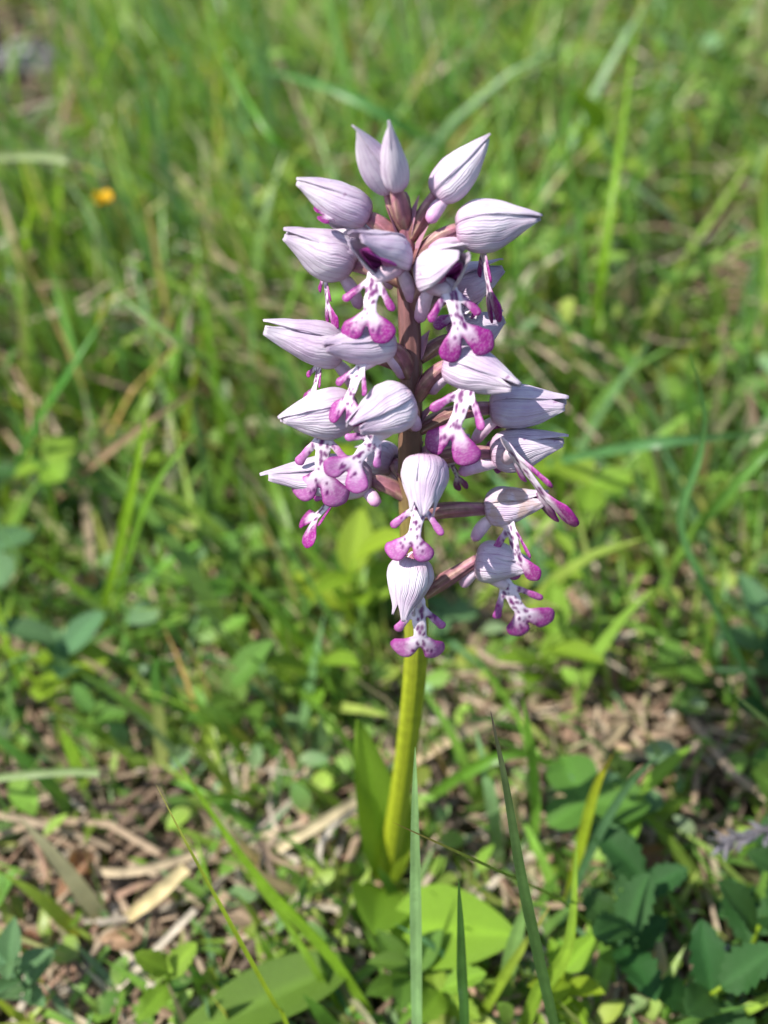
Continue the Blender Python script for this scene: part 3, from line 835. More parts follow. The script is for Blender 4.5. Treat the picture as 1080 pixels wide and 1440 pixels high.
GB = 'grass_blade'
TR = [
    (GB, [(590, 1700, -.003), (588, 1440, .035), (587, 1300, .052), (585, 1150, .07), (584, 1050, .082)], 2.2, (0.20, 0.32, 0.13), 'pale blue green grass blade standing upright before the orchid stem', dict()),
    (GB, [(840, 1700, -.003), (790, 1480, .03), (772, 1400, .043), (737, 1240, .066), (712, 1100, .083), (690, 1000, .094)], 2.1, (0.05, 0.11, 0.03), 'dark green narrow grass blade leaning with a purplish pointed tip', dict(tipcol=(0.07, 0.05, 0.05))),
    (GB, [(660, 1700, -.003), (655, 1440, .035), (652, 1380, .042), (649, 1300, .054), (645, 1235, .062)], 2.0, (0.035, 0.095, 0.02), 'short dark green upright blade over the round yellow green leaf', dict()),
    (GB, [(480, 1650, -.003), (405, 1440, .030), (388, 1410, .036), (322, 1290, .055), (266, 1190, .07), (220, 1104, .082)], 1.4, (0.24, 0.33, 0.02), 'thin yellow green grass blade with a dry tip over brown litter', dict(tipcol=(0.4, 0.35, 0.12))),
    (GB, [(545, 1460, -.003), (470, 1345, .015), (360, 1225, .03), (242, 1060, .05)], 3.4, (0.17, 0.30, 0.02), 'broad bright green grass blade slanting beside the thin yellow one', dict()),
    (GB, [(500, 1450, -.003), (450, 1370, .012), (400, 1290, .02), (330, 1210, .03)], 2.2, (0.13, 0.26, 0.02), 'bright green blade lying under the broad slanting blade', dict()),
    (GB, [(880, 1345, -.003), (800, 1272, .035), (700, 1222, .062), (552, 1156, .078)], 1.5, (0.11, 0.22, 0.03), 'thin green blade arching across the stem foot with a brown tip', dict(tipcol=(0.25, 0.14, 0.07))),
    (GB, [(705, 1430, -.003), (722, 1340, .018), (748, 1245, .034)], 3.2, (0.18, 0.30, 0.09), 'pale wide grass blade behind the dark leaning blade', dict()),
    (GB, [(660, 1460, -.003), (705, 1380, .015), (775, 1272, .035)], 2.0, (0.24, 0.33, 0.03), 'yellow green blade crossing behind the dark leaning blade', dict(tipcol=(0.35, 0.25, 0.1))),
    (GB, [(720, 1500, -.003), (755, 1400, .02), (800, 1330, .034), (812, 1180, .05)], 2.6, (0.18, 0.31, 0.03), 'bright curved blade rising beside the toothed dark leaves', dict()),
    (GB, [(790, 1310, -.003), (815, 1200, .02), (838, 1110, .035), (862, 1060, .045)], 2.2, (0.26, 0.32, 0.02), 'yellowing blade with an orange tip over the litter', dict(tipcol=(0.40, 0.22, 0.02))),
    (GB, [(775, 1340, -.003), (825, 1210, .02), (880, 1110, .035), (930, 1058, .045)], 1.8, (0.05, 0.13, 0.05), 'blue green dark blade slanting over the litter', dict()),
    (GB, [(1180, 1120, -.003), (1120, 1050, .03), (1075, 1010, .045), (1033, 976, .055)], 1.6, (0.20, 0.30, 0.12), 'pale blade tip poking in over the shaded corner', dict()),
    (GB, [(1110, 1060, -.003), (1050, 945, .025), (995, 830, .045), (958, 735, .062), (985, 640, .08), (990, 570, .094), (968, 488, .11)], 1.7, (0.13, 0.27, 0.09), 'kinked thin grass stalk bending up to a curled tip', dict()),
    (GB, [(822, 560, -.003), (836, 460, .035), (852, 350, .065), (874, 190, .088), (905, -30, .11)], 2.7, (0.20, 0.34, 0.02), 'very tall bright yellow green blade rising far behind the flowers', dict()),
    (GB, [(770, 650, .03), (870, 630, .055), (960, 618, .062), (1100, 606, .05)], 2.8, (0.11, 0.25, 0.09), 'blue green blade lying level behind the kinked stalk', dict()),
    (GB, [(970, 760, .01), (1010, 710, .045), (1060, 655, .06), (1110, 610, .065)], 2.4, (0.12, 0.26, 0.05), 'green blade slanting away under the level blade', dict()),
    (GB, [(425, 590, .01), (335, 525, .05), (250, 478, .066), (150, 400, .075)], 2.6, (0.19, 0.32, 0.09), 'pale shiny green blade slanting behind the left flowers', dict()),
    ('dry_straw', [(60, 725, -.002), (120, 662, .028), (200, 598, .046), (290, 540, .050)], 2.2, (0.25, 0.17, 0.10), 'thick brown dry stalk slanting in green grass', dict(mat=M_STRAW, twist=0.8)),
    (GB, [(-20, 222, .075), (60, 220, .085), (110, 228, .085), (150, 250, .070)], 2.6, (0.27, 0.34, 0.16), 'bleached pale grass blade bent over by the yellow flower', dict()),
    (GB, [(-30, 1098, .02), (40, 1088, .025), (100, 1084, .026), (140, 1086, .026)], 1.9, (0.28, 0.36, 0.16), 'pale level grass stem over the litter edge', dict(pointed=False)),
    (GB, [(-30, 1295, .008), (30, 1318, .012), (95, 1345, .012)], 1.8, (0.30, 0.33, 0.14), 'pale green straw tip lying on brown litter', dict()),
    (GB, [(140, 890, -.003), (165, 790, .035), (188, 690, .06), (208, 570, .08)], 3.4, (0.16, 0.32, 0.02), 'wide bright green blade standing beside the brown stalk', dict()),
    (GB, [(160, 880, -.003), (180, 790, .03), (215, 690, .055), (280, 600, .07)], 2.4, (0.12, 0.28, 0.03), 'green blade curving out next to the wide bright blade', dict()),
    (GB, [(680, 240, .03), (600, 195, .07), (480, 130, .085), (350, 92, .08)], 3.6, (0.10, 0.26, 0.07), 'blue green blade bowed over far behind the top buds', dict()),
    (GB, [(560, 330, -.002), (470, 250, .05), (390, 200, .08), (300, 60, .095)], 3.0, (0.12, 0.30, 0.04), 'long green blade slanting behind the upper left buds', dict()),
    (GB, [(0, 710, -.002), (50, 600, .04), (100, 520, .06), (150, 440, .07)], 2.2, (0.10, 0.25, 0.04), 'narrow green blade leaning near the pale broad leaf', dict()),
    (GB, [(40, 985, -.003), (20, 930, .02), (0, 860, .03), (-20, 800, .04)], 2.8, (0.18, 0.33, 0.02), 'bright yellow green blade leaning out beyond the litter', dict()),
    (GB, [(640, 880, .004), (690, 950, .012), (730, 1010, .02), (752, 1100, .02)], 2.0, (0.15, 0.28, 0.03), 'bright green blade drooping over the looped dry twig', dict()),
    (GB, [(590, 1130, -.002), (650, 1090, .02), (720, 1060, .028), (800, 1075, .02)], 2.6, (0.12, 0.27, 0.03), 'arched green blade bowing over bare dark soil', dict()),
    (GB, [(745, 1220, -.002), (755, 1140, .02), (748, 1050, .04), (735, 980, .055)], 2.4, (0.17, 0.31, 0.04), 'light green blade standing behind the dark leaning blade', dict()),
    ('dry_twig', [(655, 902, .006), (700, 932, .012), (755, 928, .014), (786, 890, .014), (782, 845, .012), (800, 800, .006)], 2.0, (0.34, 0.27, 0.19), 'looped pale dry twig curling on the ground behind the lowest flowers', dict(mat=M_STRAW, round_=True)),
    ('dry_twig', [(786, 872, .012), (830, 880, .012), (870, 890, .004)], 1.6, (0.36, 0.29, 0.21), 'short straight dry twig beside the looped twig', dict(mat=M_STRAW, round_=True)),
    ('dry_straw', [(578, 1072, .006), (640, 1035, .012), (700, 1005, .010)], 2.8, (0.40, 0.31, 0.20), 'thick pale straw lying right behind the yellow green stem', dict(mat=M_STRAW, pointed=False)),
    ('dry_straw', [(390, 1195, .006), (450, 1158, .012), (512, 1118, .012)], 2.4, (0.42, 0.35, 0.22), 'pale straw slanting on the ground beside the sheathing leaf', dict(mat=M_STRAW, pointed=False)),
    ('dry_straw', [(512, 1128, .010), (470, 1160, .014), (450, 1200, .012), (468, 1245, .004)], 1.4, (0.36, 0.32, 0.26), 'grey curled straw hooked beside the sheathing leaf', dict(mat=M_STRAW, pointed=False)),
    ('dry_straw', [(90, 1215, .004), (180, 1225, .010), (290, 1195, .010)], 2.2, (0.42, 0.34, 0.22), 'long level straw across the bare litter patch', dict(mat=M_STRAW, pointed=False)),
    ('dry_straw', [(-20, 1140, .006), (70, 1160, .010), (160, 1190, .006)], 2.2, (0.33, 0.25, 0.18), 'grey brown straw pointing into the bare litter patch', dict(mat=M_STRAW, pointed=False)),
    ('dry_straw', [(165, 1390, .004), (215, 1340, .010), (275, 1280, .010)], 1.6, (0.45, 0.39, 0.30), 'slender grey straw by the three lobed leaf', dict(mat=M_STRAW, pointed=False)),
    ('dry_straw', [(180, 1290, .004), (225, 1255, .012), (262, 1222, .012)], 3.0, (0.46, 0.36, 0.20), 'broad buff straw in the middle of the litter patch', dict(mat=M_STRAW, pointed=False)),
    ('dry_straw', [(490, 165, .0), (540, 136, .04), (600, 108, .055), (650, 80, .058), (700, 52, .05)], 3.8, (0.36, 0.30, 0.20), 'thick buff dead stalk lying far behind the top buds', dict(mat=M_STRAW, pointed=False)),
    ('dry_straw', [(775, 1140, .006), (810, 1095, .012), (880, 1015, .008)], 2.4, (0.33, 0.25, 0.16), 'brown straw slanting on pinkish litter', dict(mat=M_STRAW, pointed=False)),
    ('dry_straw', [(860, 1045, .008), (930, 1062, .012), (1000, 1080, .006)], 2.4, (0.38, 0.28, 0.18), 'tan straw lying level beside the shaded corner', dict(mat=M_STRAW, pointed=False)),
    ('dry_straw', [(1005, 1405, .006), (1010, 1360, .014), (1030, 1330, .012), (1100, 1350, .010)], 1.6, (0.34, 0.31, 0.30), 'grey hooked straw over the dark toothed leaves', dict(mat=M_STRAW, pointed=False)),
]
for nm, pts, w, c, lab, kw in TR:
    ribbon(nm, pts, w, c, lab, {'grass_blade': 'grass blade', 'dry_straw': 'straw', 'dry_twig': 'twig'}[nm], **kw)


# ------------------------------------------------------------------ fields over the ground
def keep_density(px, py):
    """how thickly grass stands: bare litter patches, and a corner thinned to imitate shade"""
    k = np.ones_like(px)
    def spot(x, y, rx, ry, v):
        nonlocal k
        m = np.exp(-(((px - x) / rx) ** 2 + ((py - y) / ry) ** 2) * 1.2)
        k = k * (1 - m * (1 - v))
    spot(170, 1260, 220, 170, 0.02)
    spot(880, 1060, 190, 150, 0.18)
    spot(690, 1130, 110, 110, 0.25)
    spot(330, 700, 110, 80, 0.25)
    spot(110, 860, 90, 70, 0.35)
    spot(820, 720, 160, 130, 0.35)
    spot(1000, 480, 160, 120, 0.55)
    spot(700, 80, 160, 60, 0.5)
    spot(850, 420, 130, 70, 0.4)
    spot(40, 150, 60, 70, 0.2)
    spot(1060, 1180, 110, 170, 0.3)  # grass thinned here so dark soil stands in for shade
    return k


def blades(n, xr, yr, lenf, wr, seg=5, dens=True, near_ok=False):
    x = rng.uniform(*xr, n); y = rng.uniform(*yr, n)
    z = gz(x, y)
    px, py, d = project(np.stack([x, y, z], -1))
    inframe = (px > -150) & (px < 1230) & (py > -200) & (py < 1500)
    keep = rng.random(n) < np.where(inframe, keep_density(px, py) if dens else 1, 0.55)
    # tussocks
    tus = 0.5 + 0.5 * np.sin(38 * x + 3 * np.sin(21 * y)) * np.sin(33 * y + 2 * np.sin(27 * x))
    keep &= rng.random(n) < 0.35 + 0.65 * tus
    x, y, z = x[keep], y[keep], z[keep]; n = len(x)
    L = lenf(x, y) * rng.uniform(0.55, 1.25, n)
    az = np.where(rng.random(n) < 0.45, rng.normal(2.6, 0.5, n), rng.uniform(0, 2 * math.pi, n))
    lean = np.abs(rng.normal(0.30, 0.38, n)); bend = np.abs(rng.normal(0.7, 0.6, n))
    w = rng.uniform(*wr, n) * 0.5
    s = np.linspace(0, 1, seg + 1)
    phi = lean[:, None] + bend[:, None] * s[None] ** 1.3
    ds = L[:, None] / seg
    hx = np.concatenate([np.zeros((n, 1)), np.cumsum(np.sin(phi[:, :-1]) * ds, 1)], 1)
    hz = np.concatenate([np.zeros((n, 1)), np.cumsum(np.cos(phi[:, :-1]) * ds, 1)], 1)
    cx = x[:, None] + hx * np.cos(az)[:, None]; cy = y[:, None] + hx * np.sin(az)[:, None]; cz = z[:, None] + hz - 0.002
    cz = np.maximum(cz, 0.002 + s[None] * 0.002 - 0.004 * (s[None] == 0))
    fa = az[:, None] + math.pi / 2 + rng.uniform(-0.6, 0.6, n)[:, None] + s[None] * rng.normal(0, 0.7, n)[:, None]
    wid = w[:, None] * np.array([0.7, 0.95, 1.0, 0.9, 0.62, 0.04])[None] if seg == 5 else w[:, None] * np.sin(np.pi * (0.15 + 0.85 * s))[None]
    ox = np.cos(fa) * wid; oy = np.sin(fa) * wid
    C = np.stack([cx, cy, cz], -1)
    A = C + np.stack([ox, oy, 0.3 * wid], -1); B = C - np.stack([ox, oy, -0.3 * wid], -1)
    V = np.stack([A, C, B], 2)                      # n, seg+1, 3, 3
    bx, by, bd = project(V.reshape(n, -1, 3))
    inb = (bx > -60) & (bx < 1140) & (by > -60) & (by < 1500)
    bad = (inb & (bd < 0.158)).any(1)
    bad |= ((bx > 350) & (bx < 815) & (by > 150) & (by < 950) & (bd < 0.21)).any(1)
    bad |= ((bx > 515) & (bx < 615) & (by > 900) & (by < 1200) & (bd < 0.20)).any(1)
    bad |= ((bx > -30) & (bx < 95) & (by > 35) & (by < 135)).any(1) & (rng.random(len(V)) < 0.9)
    V = V[~bad]
    return V


def blade_colors(V, pal, wts):
    n, sg = V.shape[0], V.shape[1]
    pal = np.array(pal)
    c = pal[rng.choice(len(pal), n, p=np.array(wts) / sum(wts))] * rng.uniform(0.75, 1.25, (n, 1))
    c = c * rng.uniform(0.9, 1.1, (n, 3))
    s = np.linspace(0, 1, sg)[None, :, None]
    base = np.array((0.30, 0.30, 0.12))
    C = c[:, None] * (1 - 0.35 * (1 - s) ** 3) + base * 0.35 * (1 - s) ** 3
    return np.repeat(C[:, :, None], 3, 2)


def blade_mesh(name, V, C, mat, **kw):
    n, sg = V.shape[0], V.shape[1]
    q = []
    for i in range(sg - 1):
        for k in range(2):
            a = i * 3 + k
            q.append((a, a + 1, a + 4, a + 3))
    q = np.array(q)
    Fc = (np.arange(n)[:, None, None] * sg * 3 + q[None]).reshape(-1, 4)
    return mesh_obj(name, V.reshape(-1, 3), Fc, mat, col=C.reshape(-1, 3), **kw)


PAL = [(0.17, 0.32, 0.045), (0.24, 0.38, 0.05), (0.13, 0.27, 0.05), (0.16, 0.29, 0.12), (0.32, 0.40, 0.10), (0.44, 0.38, 0.24), (0.08, 0.19, 0.03)]
PW = [5, 4, 3.5, 2.5, 2, 2.4, 1.2]


def len_near(x, y):
    return np.interp(y, [0.0, 0.10, 0.2, 0.35, 0.7], [0.022, 0.03, 0.054, 0.082, 0.09])


V = blades(22000, (-0.5, 0.5), (0.02, 0.95), len_near, (0.0014, 0.0036))
V = np.concatenate([V, blades(9000, (-0.16, 0.18), (0.05, 0.32), lambda x, y: 0.4 * len_near(x, y) + 0.006, (0.0007, 0.0018))])
V = np.concatenate([V, blades(9000, (-0.42, 0.10), (0.2, 0.9), lambda x, y: len_near(x, y) * 1.1, (0.0016, 0.0036))])
tag(blade_mesh('grass', V, blade_colors(V, PAL, PW), M_GRASS), 'dense green meadow grass behind and around the orchid', 'grass', kind='stuff')
V = blades(26000, (-2.6, 2.6), (0.9, 4.2), lambda x, y: np.full_like(x, 0.14), (0.0025, 0.005))
tag(blade_mesh('meadow_grass', V, blade_colors(V, PAL, PW), M_GRASS), 'farther meadow grass beyond the orchid bank', 'grass', kind='stuff')
V = blades(9000, (-1.6, 1.6), (-1.2, 0.02), lambda x, y: np.full_like(x, 0.05), (0.002, 0.004))
V2 = blades(9000, (0.5, 1.6), (0.02, 0.95), lambda x, y: np.full_like(x, 0.09), (0.002, 0.004))
V3 = V2.copy(); V3[..., 0] *= -1
V = np.concatenate([V, V2, V3])
tag(blade_mesh('side_grass', V, blade_colors(V, PAL, PW), M_GRASS), 'meadow grass to the sides of the orchid bank', 'grass', kind='stuff')

LAND = [(146, 330, 'yellow flower'), (40, 110, 'pale grey stone'), (180, 630, 'thick brown stalk'), (845, 480, 'very tall bright blade'), (740, 900, 'looped dry twig'),
        (1050, 950, 'kinked thin stalk'), (200, 1240, 'bare litter patch'), (548, 1200, 'foot of the orchid'), (610, 100, 'thick buff dead stalk'), (30, 560, 'large pale leaved herb'),
        (860, 1380, 'dark toothed herbs'), (350, 700, 'bare brown gap'), (870, 620, 'level blue green blade'), (400, 560, 'pale shiny blade'), (480, 200, 'bowed blue green blade')]
LANDP = [(at_z(a, b, 0), c) for a, b, c in LAND]


def near_name(p):
    return min(LANDP, key=lambda q: (q[0].x - p[0]) ** 2 + (q[0].y - p[1]) ** 2)[1]


# single blades of the sward that can be told apart
V = blades(700, (-0.30, 0.30), (0.16, 0.72), lambda x, y: len_near(x, y) * 1.35, (0.0026, 0.0046), dens=True)[:190]
C = blade_colors(V, PAL[:5], PW[:5])
for i in range(len(V)):
    org = V[i, 0, 1].copy(); org[2] = 0
    c = C[i, -1, 0]
    k = 2 if c[2] > 0.6 * c[0] else (0 if c[0] > 0.2 else 1)
    o = blade_mesh('grass_blade', V[i:i + 1] - org, C[i:i + 1], M_GRASS)
    o.location = org
    ln = 'arching' if np.hypot(*(V[i, -1, 1] - V[i, 0, 1])[:2]) > 0.75 * (V[i, :, 1, 2].max() - V[i, 0, 1, 2]) else 'upright'
    lab = '%s %s meadow grass blade rooted near the %s' % (ln, ['yellow green', 'mid green', 'blue green'][k], near_name(org))
    tag(o, lab, 'grass blade', lab.replace('grass blade', 'blades'))


# dry litter
def litter(n, xr, yr, lr, wr, zr):
    x = rng.uniform(*xr, n); y = rng.uniform(*yr, n); z = gz(x, y) + rng.uniform(*zr, n)
    az = rng.uniform(0, 2 * math.pi, n); L = rng.uniform(*lr, n); w = rng.uniform(*wr, n) / 2
    til = rng.normal(0, 0.12, n); bend = rng.normal(0, 0.25, n)
    s = np.linspace(-0.5, 0.5, 4)
    a = az[:, None] + bend[:, None] * s[None] * 2
    cx = x[:, None] + np.cos(a) * s[None] * L[:, None]; cy = y[:, None] + np.sin(a) * s[None] * L[:, None]
    cz = np.maximum(z[:, None] + til[:, None] * s[None] * L[:, None], gz(cx, cy) + 0.0006)
    C = np.stack([cx, cy, cz], -1)
    off = np.stack([-np.sin(a) * w[:, None], np.cos(a) * w[:, None], np.zeros_like(a)], -1)
    V = np.stack([C + off, C + np.stack([0 * a, 0 * a, 0 * a + w[:, None] * 0.7], -1), C - off], 2)
    bx, by, bd = project(V.reshape(n, -1, 3))
    bad = ((bx > -60) & (bx < 1140) & (by > -60) & (by < 1500) & (bd < 0.15)).any(1)
    bad |= (bx[:, 0] > 950) & (by[:, 0] > 1080) & (by[:, 0] < 1600) & (rng.random(n) < 0.75)  # fewer pale straws in this corner: bare dark soil imitates its shade
    return V[~bad]


PAL_D = [(0.36, 0.29, 0.20), (0.28, 0.21, 0.14), (0.19, 0.135, 0.09), (0.42, 0.37, 0.29), (0.29, 0.19, 0.13), (0.13, 0.10, 0.075)]
PWD = [3, 3, 2, 2, 2, 2]


def flat_colors(V, pal, wts):
    n = V.shape[0]
    c = np.array(pal)[rng.choice(len(pal), n, p=np.array(wts) / sum(wts))] * rng.uniform(0.7, 1.2, (n, 1))
    return np.broadcast_to(c[:, None, None], V.shape).copy()


V = np.concatenate([litter(2600, (-0.4, 0.4), (0.25, 0.9), (0.015, 0.07), (0.0008, 0.0020), (0.004, 0.045)), litter(9000, (-0.4, 0.4), (0.03, 0.8), (0.008, 0.045), (0.0004, 0.0014), (0.0005, 0.008)),
                    litter(3500, (-0.13, 0.16), (0.06, 0.26), (0.006, 0.030), (0.0004, 0.0018), (0.0005, 0.009)),
                    litter(6000, (-2, 2), (0.8, 3), (0.02, 0.07), (0.001, 0.003), (0.0005, 0.012))])
tag(blade_mesh('litter', V, flat_colors(V, PAL_D, PWD), M_STRAW), 'brown dry grass litter covering the soil', 'litter', kind='stuff')

V = litter(420, (-0.25, 0.25), (0.09, 0.62), (0.02, 0.06), (0.0012, 0.0026), (0.002, 0.016))[:150]
C = flat_colors(V, PAL_D, PWD)
for i in range(len(V)):
    org = V[i, 0, 1].copy(); org[2] = 0
    o = blade_mesh('dry_straw', V[i:i + 1] - org, C[i:i + 1], M_STRAW)
    o.location = org
    k = 0 if C[i, 0, 0, 0] > 0.33 else 1
    lab = '%s %s dead straw lying near the %s' % (['buff', 'dark brown'][k], 'long' if np.linalg.norm(V[i, 0, 1] - V[i, -1, 1]) > 0.038 else 'short', near_name(org))
    tag(o, lab, 'straw', lab.replace('straw', 'straws'))


# low ground cover of small leaves
def cover(n, xr, yr, lr, zr):
    x = rng.uniform(*xr, n); y = rng.uniform(*yr, n)
    px, py, d = project(np.stack([x, y, gz(x, y)], -1))
    keep = rng.random(n) < np.clip(keep_density(px, py) + 0.1, 0, 1)
    pat = 0.5 + 0.5 * np.sin(17 * x + 2) * np.sin(15 * y + 3 * np.sin(9 * x))
    keep &= rng.random(n) < 0.25 + 0.75 * pat
    x, y = x[keep], y[keep]; n = len(x)
    z = gz(x, y) + rng.uniform(*zr, n) * np.interp(y, [0.05, 0.3], [0.7, 1.3])
    az = rng.uniform(0, 2 * math.pi, n); pit = rng.normal(0.15, 0.45, n); rol = rng.normal(0, 0.4, n)
    L = rng.uniform(*lr, n); asp = rng.uniform(0.35, 0.8, n)
    T = np.stack([np.cos(az) * np.cos(pit), np.sin(az) * np.cos(pit), np.sin(pit)], -1)
    S = np.stack([-np.sin(az), np.cos(az), np.zeros(n)], -1)
    Nn = np.cross(T, S)
    S = S * np.cos(rol)[:, None] + Nn * np.sin(rol)[:, None]
    Nn = np.cross(T, S)
    prof = [(0, 0.03), (0.18, 0.7), (0.42, 1.0), (0.7, 0.8), (0.9, 0.4), (1.0, 0.03)]
    rows = []
    P0 = np.stack([x, y, z], -1)
    for t, w in prof:
        c = P0 + T * (L * t)[:, None] - Nn * (L * 0.18 * t * t)[:, None]
        o = S * (L * asp * 0.5 * w)[:, None]; u = Nn * (L * 0.09 * w)[:, None]
        rows.append(np.stack([c + o + u, c, c - o + u], 1))
    V = np.stack(rows, 1)
    # stalk down to the ground, as one narrow strip
    g = P0.copy(); g[:, 2] = gz(x, y) - 0.001; g[:, :2] -= T[:, :2] * (L * 0.4)[:, None]
    st = np.stack([np.stack([p + S * 0.0004, p, p - S * 0.0004], 1) for p in
                   (g, g * 0.6 + P0 * 0.4, g * 0.3 + P0 * 0.7, g * 0.15 + P0 * 0.85, g * 0.05 + P0 * 0.95, P0)], 1)
    bx, by, bd = project(V.reshape(n, -1, 3))
    bad = ((bx > -60) & (bx < 1140) & (by > -60) & (by < 1500) & (bd < 0.16)).any(1)
    bad |= ((bx > 515) & (bx < 625) & (by > 900) & (by < 1180) & (bd < 0.20)).any(1)
    return V[~bad], st[~bad]


PAL_L = [(0.14, 0.28, 0.04), (0.19, 0.33, 0.045), (0.09, 0.21, 0.04), (0.17, 0.29, 0.13), (0.25, 0.36, 0.06)]
Va, Sa = cover(6500, (-0.42, 0.42), (0.05, 0.9), (0.004, 0.010), (0.003, 0.022))
Vc, Sc = cover(5200, (-0.05, 0.45), (0.24, 0.9), (0.006, 0.014), (0.006, 0.045))
Vb, Sb = cover(2600, (-0.14, 0.14), (0.06, 0.24), (0.003, 0.008), (0.003, 0.014))
V = np.concatenate([Va, Vb, Vc, Sa, Sb, Sc])
C = blade_colors(V, PAL_L, [3, 3, 3, 2, 2])
tag(blade_mesh('ground_cover', V, C, M_LEAF), 'low green herb leaves carpeting the soil between grasses', 'ground cover', kind='stuff')

# ------------------------------------------------------------------ leafy plants, each a thing with its leaves
PROTO = {
    'oval': [leaf_mesh('ov%d' % i, c, width=0.52, fold=0.16, curl=0.16, power=0.8, skew=0.85) for i, c in enumerate((G_BRIGHT, G_MID, G_BLUE, G_YEL))],
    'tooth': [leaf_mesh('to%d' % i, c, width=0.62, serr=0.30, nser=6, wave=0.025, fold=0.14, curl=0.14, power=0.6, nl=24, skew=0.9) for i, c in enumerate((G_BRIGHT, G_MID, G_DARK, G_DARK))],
    'narrow': [leaf_mesh('na%d' % i, c, width=0.24, fold=0.14, curl=0.2, power=0.8, skew=0.8) for i, c in enumerate((G_BRIGHT, G_MID, G_BLUE, G_YEL))],
    'round': [leaf_mesh('ro%d' % i, c, width=0.85, fold=0.10, curl=0.10, power=0.55, skew=1.25) for i, c in enumerate((G_BRIGHT, G_MID, G_BLUE, G_YEL))],
}
PNAME = {'oval': 'oval leaved', 'tooth': 'toothed leaf', 'narrow': 'narrow leaved', 'round': 'three leaflet'}
CNAME = ['bright green', 'mid green', 'blue green', 'yellow green']


def leafy(px, py, kind, tone, size, n, height, label=None, group=None, seed=0, spread=1.0):
    rg = random.Random(seed * 7 + int(px) + int(py) * 3)
    root = at_z(px, py, 0.0)
    t = empty('leafy_plant', root)
    me = PROTO[kind][tone]
    top = root + Vector((rg.uniform(-0.2, 0.2) * height, rg.uniform(-0.2, 0.2) * height, height))
    path = bez(root + Vector((0, 0, -0.003)), (root + top) / 2 + Vector((rg.uniform(-.1, .1) * height, 0, 0)), top, 6)
    V, Fc, U = tube([p - root for p in path], [0.0006 - 0.00004 * i for i in range(7)], 6)
    c = [G_BRIGHT, G_MID, G_BLUE, G_YEL][tone]
    mesh_obj('stalk', V, Fc, M_LEAF, t, col=[c] * len(V)).location = (0, 0, 0)
    a0 = rg.uniform(0, 6.28)
    for i in range(n):
        if kind == 'round':
            b = top; az = a0 + i * 2 * math.pi / 3 + rg.uniform(-.2, .2); el = rg.uniform(-0.1, 0.35)
            if i >= 3: b = path[3]; el = 0.2
        else:
            f = 0.35 + 0.65 * (i + 1) / n
            b = path[int(round(f * 6))]; az = a0 + i * 2.4 + rg.uniform(-.3, .3); el = rg.uniform(0.0, 0.7) + 0.3 * f
        d = Vector((math.cos(az) * math.cos(el), math.sin(az) * math.cos(el), math.sin(el)))
        place_leaf(me, b, b + d * size * rg.uniform(0.75, 1.2), t, roll=rg.uniform(-.3, .3))
    cn = 'dark green' if kind == 'tooth' and tone >= 2 else CNAME[tone]
    lab = label or '%s %s herb growing low near the %s' % (cn, PNAME[kind], near_name(root))
    tag(t, lab, 'plant', group or (None if label else lab.replace(' herb', ' herbs')))
    return t


leafy(25, 580, 'oval', 0, 0.024, 4, 0.06, 'large pale bright leaved herb beside the narrow leaning blade', seed=1)
leafy(510, 910, 'oval', 3, 0.016, 6, 0.035, 'bright yellow green herb just behind the lowest flower', seed=2)
leafy(800, 390, 'oval', 0, 0.026, 6, 0.06, 'bright green herb at the foot of the very tall blade', seed=3)
leafy(430, 1010, 'oval', 0, 0.014, 5, 0.024, 'bright oval leaved herb between litter and orchid stem', seed=4)
leafy(248, 1400, 'tooth', 0, 0.0085, 3, 0.018, 'small three lobed toothed herb on bare litter', seed=5)
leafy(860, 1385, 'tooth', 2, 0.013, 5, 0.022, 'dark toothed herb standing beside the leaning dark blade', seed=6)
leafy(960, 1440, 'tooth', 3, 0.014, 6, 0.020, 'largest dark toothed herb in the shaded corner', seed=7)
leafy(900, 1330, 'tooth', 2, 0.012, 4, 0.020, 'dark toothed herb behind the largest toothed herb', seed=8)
leafy(1050, 1400, 'tooth', 3, 0.014, 7, 0.024, 'toothed herb added with dark leaves for corner shade, under the hooked grey straw', seed=17)  # this and the next four herbs are added to deepen the corner's shade
leafy(1060, 1290, 'tooth', 2, 0.012, 7, 0.026, 'toothed herb added with dark leaves for corner shade, below the fuzzy seed head', seed=18)
leafy(1090, 1190, 'oval', 1, 0.014, 6, 0.030, 'oval leaved herb added to deepen the corner shade, behind the fuzzy seed head', seed=19)
leafy(1070, 1080, 'tooth', 2, 0.014, 6, 0.030, 'toothed herb added with dark leaves for corner shade, beside the small brownish stone', seed=20)
leafy(1050, 960, 'oval', 2, 0.014, 6, 0.026, 'blue green herb added to deepen the corner shade, at the foot of the kinked stalk', seed=21)
leafy(900, 1180, 'narrow', 0, 0.016, 4, 0.024, 'bright feather leaved herb on pinkish litter', seed=9)
leafy(740, 990, 'oval', 0, 0.013, 5, 0.026, 'light green herb beyond the arched green blade', seed=10)
leafy(350, 1060, 'oval', 1, 0.015, 5, 0.022, 'mid green herb at the edge of the bare litter', seed=11)
leafy(120, 1000, 'oval', 2, 0.016, 5, 0.022, 'blue green herb beyond the pale level stem', seed=12)
leafy(60, 1420, 'oval', 2, 0.008, 9, 0.018, 'small leaved blue green herb on the near litter edge', seed=13)
leafy(560, 1400, 'oval', 1, 0.010, 6, 0.015, 'small green herb under the pale upright blade', seed=14)
leafy(620, 1420, 'tooth', 0, 0.010, 5, 0.014, 'bright toothed herb between the two upright blades', seed=15)
leafy(780, 1440, 'oval', 3, 0.009, 7, 0.016, 'tiny leaved yellow green herb by the dark leaning blade', seed=16)

